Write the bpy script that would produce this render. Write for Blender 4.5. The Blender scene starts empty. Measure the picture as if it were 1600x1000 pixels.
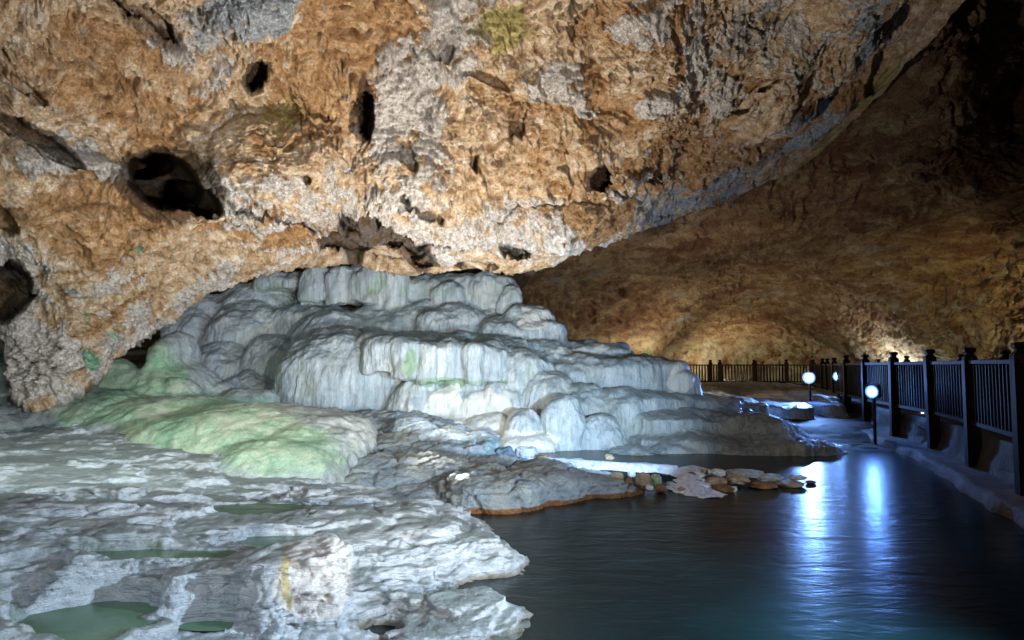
import bpy, bmesh, math, random
import numpy as np
from mathutils import Vector, Matrix
R = math.radians
random.seed(7)
S = bpy.context.scene
COL = S.collection
# ------------------------------------------------------------------ camera
EYE, HOR, F = 1.5, 572.0, 1067.0
PITCH = math.atan((HOR-500)/F)
cam = bpy.data.cameras.new('camera'); co = bpy.data.objects.new('camera', cam); COL.objects.link(co)
cam.sensor_width = 36; cam.lens = 36*F/1600; cam.clip_start = .05; cam.clip_end = 400
co.location = (0, 0, EYE); co.rotation_euler = (R(90)+PITCH, 0, 0); S.camera = co
# ------------------------------------------------------------------ view + world
S.view_settings.view_transform = 'Standard'; S.view_settings.look = 'None'
S.view_settings.gamma = 1; S.view_settings.exposure = 0.3; S.view_settings.use_curve_mapping = False
S.cycles.use_denoising = True; S.cycles.max_bounces = 6; S.cycles.diffuse_bounces = 3; S.cycles.glossy_bounces = 3
S.cycles.sample_clamp_indirect = 4
W = bpy.data.worlds.new('World'); S.world = W; W.use_nodes = True
wn = W.node_tree; bg = wn.nodes['Background']
sky = wn.nodes.new('ShaderNodeTexSky'); sky.sky_type = 'NISHITA'; sky.sun_disc = False
sky.sun_elevation = R(35); sky.sun_rotation = R(200)
wn.links.new(sky.outputs[0], bg.inputs[0]); bg.inputs[1].default_value = 0.03

def wpt(px, py, Y):
    "world point seen at photo pixel (px,py) that stands Y metres ahead"
    px, py, Y = np.asarray(px, float), np.asarray(py, float), np.asarray(Y, float)
    x = (px-800)/F; y = (500-py)/F
    ca, sa = math.cos(PITCH), math.sin(PITCH)
    dy = ca-y*sa; dz = sa+y*ca
    return np.stack(np.broadcast_arrays(x/dy*Y, Y, EYE+dz/dy*Y), -1)
def yat(py, z):
    "distance ahead of a point of height z seen at pixel row py"
    y = (500-py)/F; ca, sa = math.cos(PITCH), math.sin(PITCH)
    return (z-EYE)*(ca-y*sa)/(sa+y*ca)

# ------------------------------------------------------------------ lights: unseen floodlights of the cave, and added fills
def lamp(kind, name, loc, target, energy, color, size=.25, angle=60, blend=.6):
    l = bpy.data.lights.new(name, kind); l.energy = energy; l.color = color
    if kind == 'SPOT': l.spot_size = R(angle); l.spot_blend = blend; l.shadow_soft_size = size
    elif kind == 'AREA': l.shape = 'DISK'; l.size = size
    else: l.shadow_soft_size = size
    o = bpy.data.objects.new(name, l); COL.objects.link(o); o.location = loc
    d = Vector(target)-Vector(loc); o.rotation_euler = d.to_track_quat('-Z', 'Y').to_euler()
    return o
KEY = lamp('SPOT', 'added_key_light', (1.7, 1.3, .9), (-2.5, 8.6, 3.8), 2000, (1, .97, .91), .10, 78, 1)  # added key spot just out of view, brightens the near ceiling
KEY2 = lamp('SPOT', 'floodlight_vault', (-.6, 7.3, .35), (-.8, 9.2, 5.0), 1700, (1, .95, .84), .10, 146, 1)
FG = lamp('SPOT', 'floodlight_foreground', (3.4, 2.3, 1.5), (-1.6, 5.4, .1), 1550, (.66, .83, 1), .07, 88, .9)
CAS = lamp('SPOT', 'floodlight_cascade', (1.9, 7.6, .9), (-1.0, 15, 1.8), 1050, (.50, .75, 1), .1, 95, .9)
UPL = lamp('SPOT', 'floodlight_uplight', (-.7, 9.2, .9), (-1.2, 13.5, 1.6), 170, (1, .99, .96), .12, 120, 1)
LEFT = lamp('SPOT', 'floodlight_moss', (-3.0, 4.0, 2.4), (-4.8, 10, .9), 480, (.86, .98, .92), .2, 100, 1)
FG2 = lamp('SPOT', 'added_fill_terraces', (-1.2, .6, 2.6), (-2.9, 5.0, 0), 260, (.80, .9, 1), .1, 80, 1)  # unseen fill, added to lift the dim lower-left ledges
STR = lamp('SPOT', 'added_fill_stream', (4.6, 4.6, 1.6), (1.9, 9.6, .1), 260, (.70, .84, 1), .08, 46, .9)  # unseen cool spot, added to whiten the rapids and stones
WALL1 = lamp('SPOT', 'walkway_uplight_near', (11.2, 14.2, .8), (13.6, 18.2, 2.2), 900, (1, .84, .40), .2, 86, 1)
WALL2 = lamp('POINT', 'walkway_uplight_far', (10.6, 34.5, .7), (0, 0, 0), 420, (1, .88, .58), .3)
WALL3 = lamp('POINT', 'walkway_uplight_mid', (14.6, 26.5, .9), (0, 0, 0), 330, (.85, .88, .85), .3)
WALL5 = lamp('POINT', 'walkway_uplight_back', (6.4, 29.5, .8), (0, 0, 0), 420, (1, .86, .6), .3)
WALL4 = lamp('SPOT', 'added_fill_far_vault', (4.0, 17.2, .8), (7.5, 25, 5.5), 480, (1, .82, .6), .3, 150, 1)  # unseen fill, added to brighten the vault behind the ceiling lip

# ------------------------------------------------------------------ noise library
rng = np.random.RandomState(11)
PERM = rng.permutation(256).astype(np.int32); PERM = np.concatenate([PERM, PERM, PERM])
G = rng.normal(size=(256, 3)).astype(np.float32); G /= np.linalg.norm(G, axis=1)[:, None]
RND = rng.rand(256, 3).astype(np.float32)
def pn(p, s=1.0, off=0.0):
    p = (np.asarray(p, np.float32)*np.asarray(s, np.float32)+off).astype(np.float32)
    i = np.floor(p).astype(np.int32); f = p-i; i &= 255
    u = f*f*f*(f*(f*6-15)+10)
    out = 0
    for dx in (0, 1):
        wx = u[:, 0] if dx else 1-u[:, 0]
        hx = PERM[i[:, 0]+dx]
        for dy in (0, 1):
            wy = u[:, 1] if dy else 1-u[:, 1]
            hy = PERM[hx+i[:, 1]+dy]
            for dz in (0, 1):
                wz = u[:, 2] if dz else 1-u[:, 2]
                g = G[PERM[hy+i[:, 2]+dz]]
                out = out+wx*wy*wz*(g[:, 0]*(f[:, 0]-dx)+g[:, 1]*(f[:, 1]-dy)+g[:, 2]*(f[:, 2]-dz))
    return out*1.5
def fbm(p, s=1.0, o=4, off=0.0, gain=.5):
    s = np.asarray(s, np.float32)*np.ones(3, np.float32); r = 0; a = 1
    for k in range(o): r = r+a*pn(p, s, off+k*17.3); s = s*2.03; a *= gain
    return r
def ridged(p, s=1.0, o=4, off=0.0):
    s = np.asarray(s, np.float32)*np.ones(3, np.float32); r = 0; a = 1
    for k in range(o): r = r+a*(1-np.abs(pn(p, s, off+k*17.3))*2); s = s*2.03; a *= .5
    return r/1.9-.6
def worley(p, s=1.0, off=0.0):
    p = (np.asarray(p, np.float32)*np.asarray(s, np.float32)+off).astype(np.float32)
    i = np.floor(p).astype(np.int32); f = p-i
    d1 = np.full(len(p), 9., np.float32); d2 = d1.copy(); cid = np.zeros(len(p), np.float32)
    for dx in (-1, 0, 1):
        for dy in (-1, 0, 1):
            for dz in (-1, 0, 1):
                h = PERM[PERM[PERM[(i[:, 0]+dx) & 255]+((i[:, 1]+dy) & 255)]+((i[:, 2]+dz) & 255)]
                q = RND[h]
                d = np.sqrt((f[:, 0]-dx-q[:, 0])**2+(f[:, 1]-dy-q[:, 1])**2+(f[:, 2]-dz-q[:, 2])**2)
                cid = np.where(d < d1, RND[(h*7+3) & 255][:, 0], cid)
                d2 = np.where(d < d1, d1, np.minimum(d2, d)); d1 = np.minimum(d1, d)
    return d1, d2, cid
def ss(a, b, x):
    t = np.clip((x-a)/(b-a), 0, 1); return t*t*(3-2*t)
def terr(x, k=.25):
    f = np.floor(x); t = x-f; return f+ss(0, 1, np.clip((t-.5)/k+.5, 0, 1))
def tps(ctrl, vals, q, lam=1e-4):
    ctrl = np.asarray(ctrl, float); vals = np.asarray(vals, float); n = len(ctrl)
    def U(r2): return np.where(r2 > 0, r2*np.log(r2+1e-12), 0)
    K = U(((ctrl[:, None]-ctrl[None])**2).sum(-1))+lam*np.eye(n)
    Pm = np.c_[np.ones(n), ctrl]
    A = np.block([[K, Pm], [Pm.T, np.zeros((3, 3))]])
    w = np.linalg.solve(A, np.r_[vals, 0, 0, 0])
    q = np.asarray(q, float); out = np.empty(len(q))
    for a in range(0, len(q), 60000):
        c = q[a:a+60000]
        out[a:a+60000] = U(((c[:, None]-ctrl[None])**2).sum(-1))@w[:n]+w[n]+c@w[n+1:]
    return out
def blob(px, py, cx, cy, rx, ry, rot=0, nz=0):
    c, s = math.cos(R(rot)), math.sin(R(rot))
    dx, dy = px-cx, py-cy
    a = (dx*c+dy*s)/rx; b = (-dx*s+dy*c)/ry
    return a*a+b*b+nz

# ------------------------------------------------------------------ mesh helpers
def link(o, parent=None):
    COL.objects.link(o)
    if parent: o.parent = parent
    return o
def tag(o, label=None, cat=None, group=None, kind=None):
    if label: o['label'] = label
    if cat: o['category'] = cat
    if group: o['group'] = group
    if kind: o['kind'] = kind
    return o
def mesh_np(name, v, quads, mat, parent=None, smooth=True, attrs=None):
    me = bpy.data.meshes.new(name); v = np.ascontiguousarray(v, np.float32); quads = np.ascontiguousarray(quads, np.int32)
    k = quads.shape[1]
    me.vertices.add(len(v)); me.vertices.foreach_set('co', v.ravel())
    me.loops.add(quads.size); me.loops.foreach_set('vertex_index', quads.ravel())
    me.polygons.add(len(quads)); me.polygons.foreach_set('loop_start', np.arange(0, quads.size, k, dtype=np.int32))
    me.polygons.foreach_set('loop_total', np.full(len(quads), k, np.int32))
    me.update(calc_edges=True)
    if smooth: me.polygons.foreach_set('use_smooth', np.ones(len(quads), bool))
    for n, a in (attrs or {}).items():
        at = me.color_attributes.new(n, 'FLOAT_COLOR', 'POINT')
        c = np.ones((len(v), 4), np.float32); c[:, :a.shape[1]] = a; at.data.foreach_set('color', c.ravel())
    me.materials.append(mat)
    return link(bpy.data.objects.new(name, me), parent)
def grid_quads(nr, nc):
    i = np.arange(nr*nc).reshape(nr, nc)
    return np.stack([i[:-1, :-1], i[:-1, 1:], i[1:, 1:], i[1:, :-1]], -1).reshape(-1, 4)
def grid_normals(P, nr, nc):
    g = P.reshape(nr, nc, 3); n = np.cross(np.gradient(g, axis=1), np.gradient(g, axis=0))
    n /= np.linalg.norm(n, axis=-1, keepdims=True)+1e-9
    return n.reshape(-1, 3)

# ------------------------------------------------------------------ material helper
class NT:
    def __init__(s, name):
        s.m = bpy.data.materials.new(name); s.m.use_nodes = True; s.t = s.m.node_tree; s.b = s.t.nodes['Principled BSDF']
        s.geo = s.t.nodes.new('ShaderNodeNewGeometry')
    def n(s, typ, ins=None, **kw):
        nd = s.t.nodes.new(typ)
        for k, v in kw.items(): setattr(nd, k, v)
        for k, v in (ins or {}).items():
            if hasattr(v, 'links') or isinstance(v, bpy.types.NodeSocket): s.t.links.new(v, nd.inputs[k])
            else: nd.inputs[k].default_value = v
        return nd
    def pos(s, sc=(1, 1, 1)):
        m = s.n('ShaderNodeVectorMath', {0: s.geo.outputs['Position'], 1: sc}, operation='MULTIPLY'); return m.outputs[0]
    def noise(s, scale, detail=4, rough=.55, vec=None, dist=0):
        return s.n('ShaderNodeTexNoise', {'Vector': vec or s.geo.outputs['Position'], 'Scale': scale, 'Detail': detail, 'Roughness': rough, 'Distortion': dist}).outputs[0]
    def ramp(s, fac, stops):
        r = s.n('ShaderNodeValToRGB', {0: fac}); e = r.color_ramp.elements
        while len(e) < len(stops): e.new(.5)
        for q, (p, c) in zip(e, stops): q.position = p; q.color = (*c, 1) if len(c) == 3 else c
        return r.outputs[0]
    def f(s, fac, a, b):
        return s.n('ShaderNodeMapRange', {0: fac, 1: a, 2: b, 3: 0., 4: 1.}, interpolation_type='SMOOTHSTEP').outputs[0]
    def mix(s, fac, a, b, bt='MIX'):
        m = s.n('ShaderNodeMix', data_type='RGBA', blend_type=bt)
        for k, v in ((0, fac), (6, a), (7, b)):
            if isinstance(v, bpy.types.NodeSocket): s.t.links.new(v, m.inputs[k])
            else: m.inputs[k].default_value = v if k == 0 else ((*v, 1) if len(v) == 3 else v)
        return m.outputs[2]
    def math(s, op, a, b=0.):
        return s.n('ShaderNodeMath', {0: a, 1: b}, operation=op).outputs[0]
    def attr(s, name):
        a = s.n('ShaderNodeAttribute', attribute_name=name); sp = s.n('ShaderNodeSeparateColor', {0: a.outputs[0]}); return sp.outputs
    def bump(s, h, dist, strength=1., prev=None):
        ins = {'Height': h, 'Distance': dist, 'Strength': strength}
        if prev: ins['Normal'] = prev
        return s.n('ShaderNodeBump', ins).outputs[0]
    def out(s, col, rough=.8, normal=None, spec=.3, **kw):
        for k, v in (('Base Color', col), ('Roughness', rough), ('Normal', normal), ('Specular IOR Level', spec), *kw.items()):
            if v is None: continue
            if isinstance(v, bpy.types.NodeSocket): s.t.links.new(v, s.b.inputs[k])
            else: s.b.inputs[k].default_value = (*v, 1) if isinstance(v, tuple) and len(v) == 3 else v
        return s.m

# rock of the vault: orange iron stains (R), pale calcite (G), painted shade in the pits (B), second attribute green (R), blue grey (G)
def mat_ceiling():
    t = NT('vault_rock'); a = t.attr('mask'); b = t.attr('tint')
    n1 = t.noise(1.3, 6, .65); n2 = t.noise(6, 6, .7); n3 = t.noise(22, 4, .7); n4 = t.noise(60, 3, .7)
    base = t.ramp(n2, [(.30, (.20, .11, .055)), (.43, (.38, .24, .13)), (.53, (.52, .38, .25)), (.64, (.62, .52, .42)), (.8, (.70, .64, .58))])
    org = t.ramp(n2, [(.3, (.13, .06, .02)), (.47, (.31, .16, .065)), (.6, (.42, .26, .13)), (.75, (.58, .46, .34))])
    pale = t.ramp(n3, [(.3, (.30, .26, .235)), (.5, (.53, .49, .46)), (.7, (.70, .67, .64))])
    nn = t.math('ADD', t.math('MULTIPLY', t.math('SUBTRACT', n1, .5), 1.0), t.math('MULTIPLY', t.math('SUBTRACT', n2, .5), .9))
    fo = t.math('MULTIPLY', t.f(t.math('ADD', a[0], t.math('MULTIPLY', nn, 1.2)), .3, .8), .92)
    nn2 = t.math('ADD', t.math('MULTIPLY', t.math('SUBTRACT', t.noise(1.9, 6, .7, t.pos((1, 1.3, .8))), .5), 1.2), t.math('MULTIPLY', t.math('SUBTRACT', n3, .5), .8))
    fp = t.math('MULTIPLY', t.f(t.math('ADD', a[1], t.math('MULTIPLY', nn2, 1.0)), .35, .75), .88)
    c = t.mix(fo, base, org); c = t.mix(fp, c, pale)
    c = t.mix(t.f(t.math('ADD', b[1], t.math('MULTIPLY', nn2, 1.3)), .4, .9), c, t.ramp(n3, [(.3, (.13, .14, .16)), (.6, (.34, .36, .38)), (.75, (.5, .53, .55))]))
    c = t.mix(t.math('MULTIPLY', t.f(t.math('ADD', b[2], t.math('MULTIPLY', nn, .5)), .35, .6), .85), c, t.ramp(n2, [(.3, (.16, .12, .03)), (.7, (.42, .36, .12))]))
    c = t.mix(t.math('MULTIPLY', t.f(t.math('ADD', b[0], t.math('MULTIPLY', nn2, .6)), .4, .9), .85), c, t.ramp(n3, [(.35, (.04, .22, .12)), (.65, (.25, .46, .30))]))
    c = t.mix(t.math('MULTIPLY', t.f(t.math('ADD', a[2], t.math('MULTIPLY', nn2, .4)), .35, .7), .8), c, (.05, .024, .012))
    n6 = t.noise(38, 5, .75); n7 = t.noise(11, 6, .75)
    c = t.mix(.55, c, t.ramp(n6, [(.33, (.50, .47, .44)), (.47, (.92, .92, .92)), (.62, (1.2, 1.2, 1.2))]), 'MULTIPLY')
    c = t.mix(.6, c, t.ramp(n7, [(.33, (.50, .44, .40)), (.45, (.95, .94, .93)), (.62, (1.18, 1.18, 1.2))]), 'MULTIPLY')
    spk = t.f(n4, .62, .72); c = t.mix(t.math('MULTIPLY', spk, .45), c, (.08, .05, .04))
    spk2 = t.f(n4, .36, .27); c = t.mix(t.math('MULTIPLY', spk2, .35), c, (.85, .82, .8))
    v = t.n('ShaderNodeTexVoronoi', {'Vector': t.geo.outputs['Position'], 'Scale': 14.}).outputs[0]
    g_ = t.math('ADD', .35, t.math('MULTIPLY', a[1], .65)); vv = t.math('MULTIPLY', v, g_); h3 = t.math('MULTIPLY', n3, g_)
    nb = t.bump(n2, .08, .6); nb = t.bump(vv, .04, .6, nb); nb = t.bump(h3, .06, .9, nb); nb = t.bump(t.f(t.noise(34, 5, .75), .30, .60), .022, .9, nb); nb = t.bump(n4, .014, .9, nb)
    return t.out(c, .85, nb, .2)
def mat_wall():
    t = NT('far_wall_rock')
    n1 = t.noise(.5, 6, .65, t.pos((.7, .5, 1.6)), .6); n2 = t.noise(1.6, 7, .7, t.pos((1, .7, 2.2)), .5); n3 = t.noise(7, 5, .7)
    c = t.ramp(n2, [(.30, (.12, .055, .03)), (.44, (.22, .12, .065)), (.54, (.32, .21, .11)), (.66, (.46, .36, .22))])
    c = t.mix(t.f(n1, .52, .62), c, (.17, .075, .04)); c = t.mix(t.math('MULTIPLY', t.f(n1, .42, .34), .7), c, (.36, .36, .30))
    z = t.n('ShaderNodeSeparateXYZ', {0: t.geo.outputs['Position']}).outputs[2]
    low = t.math('MULTIPLY', t.f(z, 3.6, 1.6), t.f(t.noise(1.2, 5, .6, t.pos((1, 1, .35))), .38, .6))
    c = t.mix(low, c, (.52, .45, .33))
    c = t.mix(t.math('MULTIPLY', low, t.f(t.noise(.9, 3, .6), .56, .66)), c, (.22, .30, .09))
    nb = t.bump(n2, .35, 1.); nb = t.bump(n3, .13, 1., nb); nb = t.bump(t.noise(28, 4, .7), .03, .7, nb)
    return t.out(c, .8, nb, .25)
def mat_trav():
    t = NT('travertine'); a = t.attr('mask')
    st = t.noise(5, 5, .6, t.pos((1, 1, .11))); st2 = t.noise(17, 4, .6, t.pos((1, 1, .10))); n = t.noise(1.1, 5, .6); fine = t.noise(45, 3, .6)
    c = t.ramp(st, [(.3, (.33, .39, .43)), (.5, (.48, .53, .55)), (.68, (.64, .67, .67))])
    c = t.mix(t.math('MULTIPLY', t.f(st2, .52, .68), .55), c, (.20, .24, .24)); c = t.mix(t.math('MULTIPLY', t.f(t.noise(24, 5, .7, t.pos((1, 1, .5))), .5, .68), .35), c, (.18, .22, .24))
    c = t.mix(t.math('MULTIPLY', t.f(n, .52, .66), .35), c, (.44, .42, .30))
    c = t.mix(t.math('MULTIPLY', t.f(t.math('ADD', a[0], t.math('MULTIPLY', t.math('SUBTRACT', st2, .5), 2.2)), .4, 1.0), .75), c, t.ramp(st2, [(.35, (.05, .16, .05)), (.65, (.30, .46, .24))]))
    c = t.mix(t.math('MULTIPLY', t.f(t.math('ADD', a[1], t.math('MULTIPLY', t.math('SUBTRACT', st, .5), .6)), .4, .7), .9), c, (.80, .78, .72))
    c = t.mix(t.math('MULTIPLY', t.f(t.math('ADD', a[2], t.math('MULTIPLY', t.math('SUBTRACT', n, .5), .6)), .4, .7), .85), c, t.ramp(st2, [(.4, (.10, .055, .025)), (.6, (.28, .19, .09))]))
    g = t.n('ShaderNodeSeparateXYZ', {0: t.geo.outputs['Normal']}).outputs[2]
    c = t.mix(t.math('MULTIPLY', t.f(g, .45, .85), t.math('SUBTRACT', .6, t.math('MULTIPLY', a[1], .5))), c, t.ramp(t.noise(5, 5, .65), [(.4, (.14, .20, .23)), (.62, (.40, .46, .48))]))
    cr = t.noise(26, 5, .7, t.pos((1, 1, .55)))
    nb = t.bump(st, .04, .7); nb = t.bump(st2, .03, .9, nb); nb = t.bump(cr, .018, .8, nb); nb = t.bump(fine, .010, .8, nb)
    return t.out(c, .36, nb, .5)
def mat_fore():
    t = NT('grey_terrace_rock'); a = t.attr('mask')
    n1 = t.noise(1.2, 5, .6); n2 = t.noise(9, 6, .72, t.pos((.7, 1.4, 3))); n3 = t.noise(34, 5, .75); n4 = t.noise(90, 3, .7)
    c = t.ramp(n2, [(.3, (.34, .39, .43)), (.47, (.56, .62, .67)), (.62, (.72, .77, .81)), (.8, (.84, .86, .87))])
    c = t.mix(t.math('MULTIPLY', t.f(n1, .53, .65), .4), c, (.40, .38, .33))
    c = t.mix(t.math('MULTIPLY', t.f(n3, .58, .68), .55), c, (.12, .14, .16))
    c = t.mix(t.math('MULTIPLY', t.f(t.math('ADD', a[0], t.math('MULTIPLY', t.math('SUBTRACT', n2, .5), .8)), .35, .7), .8), c, t.ramp(n3, [(.3, (.03, .07, .04)), (.7, (.14, .24, .12))]))
    c = t.mix(t.math('MULTIPLY', t.f(t.math('ADD', a[1], t.math('MULTIPLY', t.math('SUBTRACT', n3, .5), .4)), .4, .6), .85), c, (.84, .80, .77))
    c = t.mix(t.math('MULTIPLY', t.f(t.math('ADD', a[2], t.math('MULTIPLY', t.math('SUBTRACT', n3, .5), .6)), .4, .7), .8), c, (.62, .50, .18))
    z = t.n('ShaderNodeSeparateXYZ', {0: t.geo.outputs['Position']}).outputs[2]
    c = t.mix(t.math('MULTIPLY', t.f(t.math('ADD', z, t.math('MULTIPLY', n2, .06)), .09, .03), .8), c, (.17, .12, .05))
    nb = t.bump(n2, .06, .9); nb = t.bump(n3, .035, .9, nb); nb = t.bump(n4, .012, .8, nb)
    gz = t.n('ShaderNodeSeparateXYZ', {0: t.geo.outputs['Normal']}).outputs[2]
    top = t.math('MULTIPLY', t.math('SUBTRACT', 1., a[1]), t.math('MULTIPLY', t.f(t.math('ADD', gz, t.math('MULTIPLY', t.math('SUBTRACT', n1, .5), .6)), .84, .99), .62))
    c = t.mix(top, c, t.ramp(n3, [(.35, (.07, .115, .11)), (.6, (.18, .24, .22)), (.75, (.38, .43, .42))]))
    n5 = t.noise(4, 5, .6, t.pos((.6, .6, 13))); nb = t.bump(n5, .035, .7, nb)
    rough = t.ramp(n2, [(.3, (.25,)*3), (.7, (.6,)*3)])
    return t.out(c, rough, nb, .4)
def mat_slab():
    t = NT('slab_rock'); n1 = t.noise(1.5, 5, .6); n2 = t.noise(6, 6, .7, t.pos((.8, 1, 2))); n3 = t.noise(30, 4, .7)
    c = t.ramp(n2, [(.3, (.12, .16, .20)), (.5, (.26, .31, .35)), (.7, (.42, .46, .48))])
    c = t.mix(t.math('MULTIPLY', t.f(n1, .5, .66), .5), c, (.38, .38, .29))
    c = t.mix(t.math('MULTIPLY', t.f(n1, .42, .32), .5), c, (.12, .24, .26))
    c = t.mix(t.math('MULTIPLY', t.f(n3, .6, .7), .5), c, (.07, .08, .1))
    z = t.n('ShaderNodeSeparateXYZ', {0: t.geo.outputs['Position']}).outputs[2]
    c = t.mix(t.f(t.math('ADD', z, t.math('MULTIPLY', t.math('SUBTRACT', n2, .5), .05)), .062, .042), c, t.ramp(n3, [(.35, (.10, .035, .012)), (.65, (.30, .14, .05))]))
    nb = t.bump(n2, .07, .8); nb = t.bump(n3, .03, .9, nb)
    return t.out(c, .5, nb, .4)
def mat_moss():
    t = NT('moss'); n1 = t.noise(1.1, 5, .65); n2 = t.noise(7, 6, .7); n3 = t.noise(50, 4, .75); a = t.attr('mask')
    g = t.ramp(t.math('ADD', t.math('MULTIPLY', n1, .6), t.math('MULTIPLY', n2, .4)), [(.36, (.22, .32, .28)), (.44, (.24, .40, .26)), (.51, (.38, .53, .38)), (.57, (.52, .60, .44)), (.64, (.58, .62, .56))])
    r = t.ramp(n2, [(.3, (.25, .29, .31)), (.65, (.52, .56, .56))])
    c = t.mix(t.f(t.math('ADD', a[0], t.math('MULTIPLY', t.math('SUBTRACT', n2, .5), 1.2)), .15, .95), r, g)
    c = t.mix(t.math('MULTIPLY', t.f(n3, .52, .68), .5), c, (.06, .17, .08)); c = t.mix(t.math('MULTIPLY', t.f(t.noise(16, 4, .7), .56, .68), .4), c, (.62, .66, .60))
    nb = t.bump(n2, .06, .7); nb = t.bump(n3, .02, .9, nb)
    return t.out(c, .75, nb, .25)
def mat_stone(name, lo, hi):
    t = NT(name); n2 = t.noise(9, 5, .7); n3 = t.noise(45, 4, .7)
    c = t.ramp(n2, [(.3, lo), (.7, hi)]); c = t.mix(t.math('MULTIPLY', t.f(n3, .57, .7), .4), c, (.1, .08, .06))
    z = t.n('ShaderNodeSeparateXYZ', {0: t.geo.outputs['Position']}).outputs[2]
    nb = t.bump(n2, .04, .7); nb = t.bump(n3, .015, .8, nb)
    return t.out(c, .5, nb, .4)
def mat_water(name, col, rough=.14, amp=.012):
    t = NT(name)
    h = t.noise(3.2, 3, .55, t.pos((.8, 1.6, 1)), .4); h2 = t.noise(11, 3, .6, t.pos((.7, 1.8, 1)), .3)
    nb = t.bump(h, amp*2.6, 1.); nb = t.bump(h2, amp*.45, 1., nb)
    c = t.mix(t.f(t.noise(.8, 3, .5), .4, .65), tuple(x*.6 for x in col), col)
    return t.out(c, rough, nb, .5, IOR=1.33)
def mat_foam():
    t = NT('rapids'); n = t.noise(9, 5, .7, t.pos((1.6, .5, 1)), .6)
    c = t.ramp(n, [(.34, (.30, .36, .60)), (.46, (.60, .68, .92)), (.58, (.85, .90, 1))])
    return t.out(c, .3, t.bump(n, .02, .6), .5)
def mat_wood():
    t = NT('dark_wood'); n = t.noise(14, 5, .6, t.pos((1, 1, .08)))
    c = t.ramp(n, [(.35, (.004, .003, .003)), (.65, (.016, .010, .009))])
    return t.out(c, .65, t.bump(n, .006, .7), .08)
def mat_conc():
    t = NT('walkway_stone'); n = t.noise(3, 6, .7); n3 = t.noise(30, 4, .7)
    c = t.ramp(n, [(.35, (.035, .026, .022)), (.65, (.10, .075, .058))]); c = t.mix(t.math('MULTIPLY', t.f(n3, .55, .7), .5), c, (.05, .04, .035))
    nb = t.bump(n, .06, .8); nb = t.bump(n3, .015, .8, nb)
    return t.out(c, .7, nb, .3)
def mat_plain(name, col, rough=.5, emit=None, es=0, metal=0):
    t = NT(name); n = t.noise(40, 3, .6)
    c = t.mix(t.math('MULTIPLY', n, .5), col, tuple(x*.6 for x in col))
    return t.out(c, rough, None, .4, Metallic=metal, **({'Emission Color': emit, 'Emission Strength': es} if emit else {}))

M_CEIL, M_WALL, M_TRAV, M_FORE, M_SLAB, M_MOSS = mat_ceiling(), mat_wall(), mat_trav(), mat_fore(), mat_slab(), mat_moss()
M_WATER = mat_water('pool_water', (.004, .020, .024), .27, .0034); M_POND = mat_water('pond_water', (.10, .20, .12), .16, .002)
M_STREAM = mat_water('stream_water', (.03, .035, .06), .2, .02); M_FOAM = mat_foam()
M_WOOD, M_CONC = mat_wood(), mat_conc()

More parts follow.
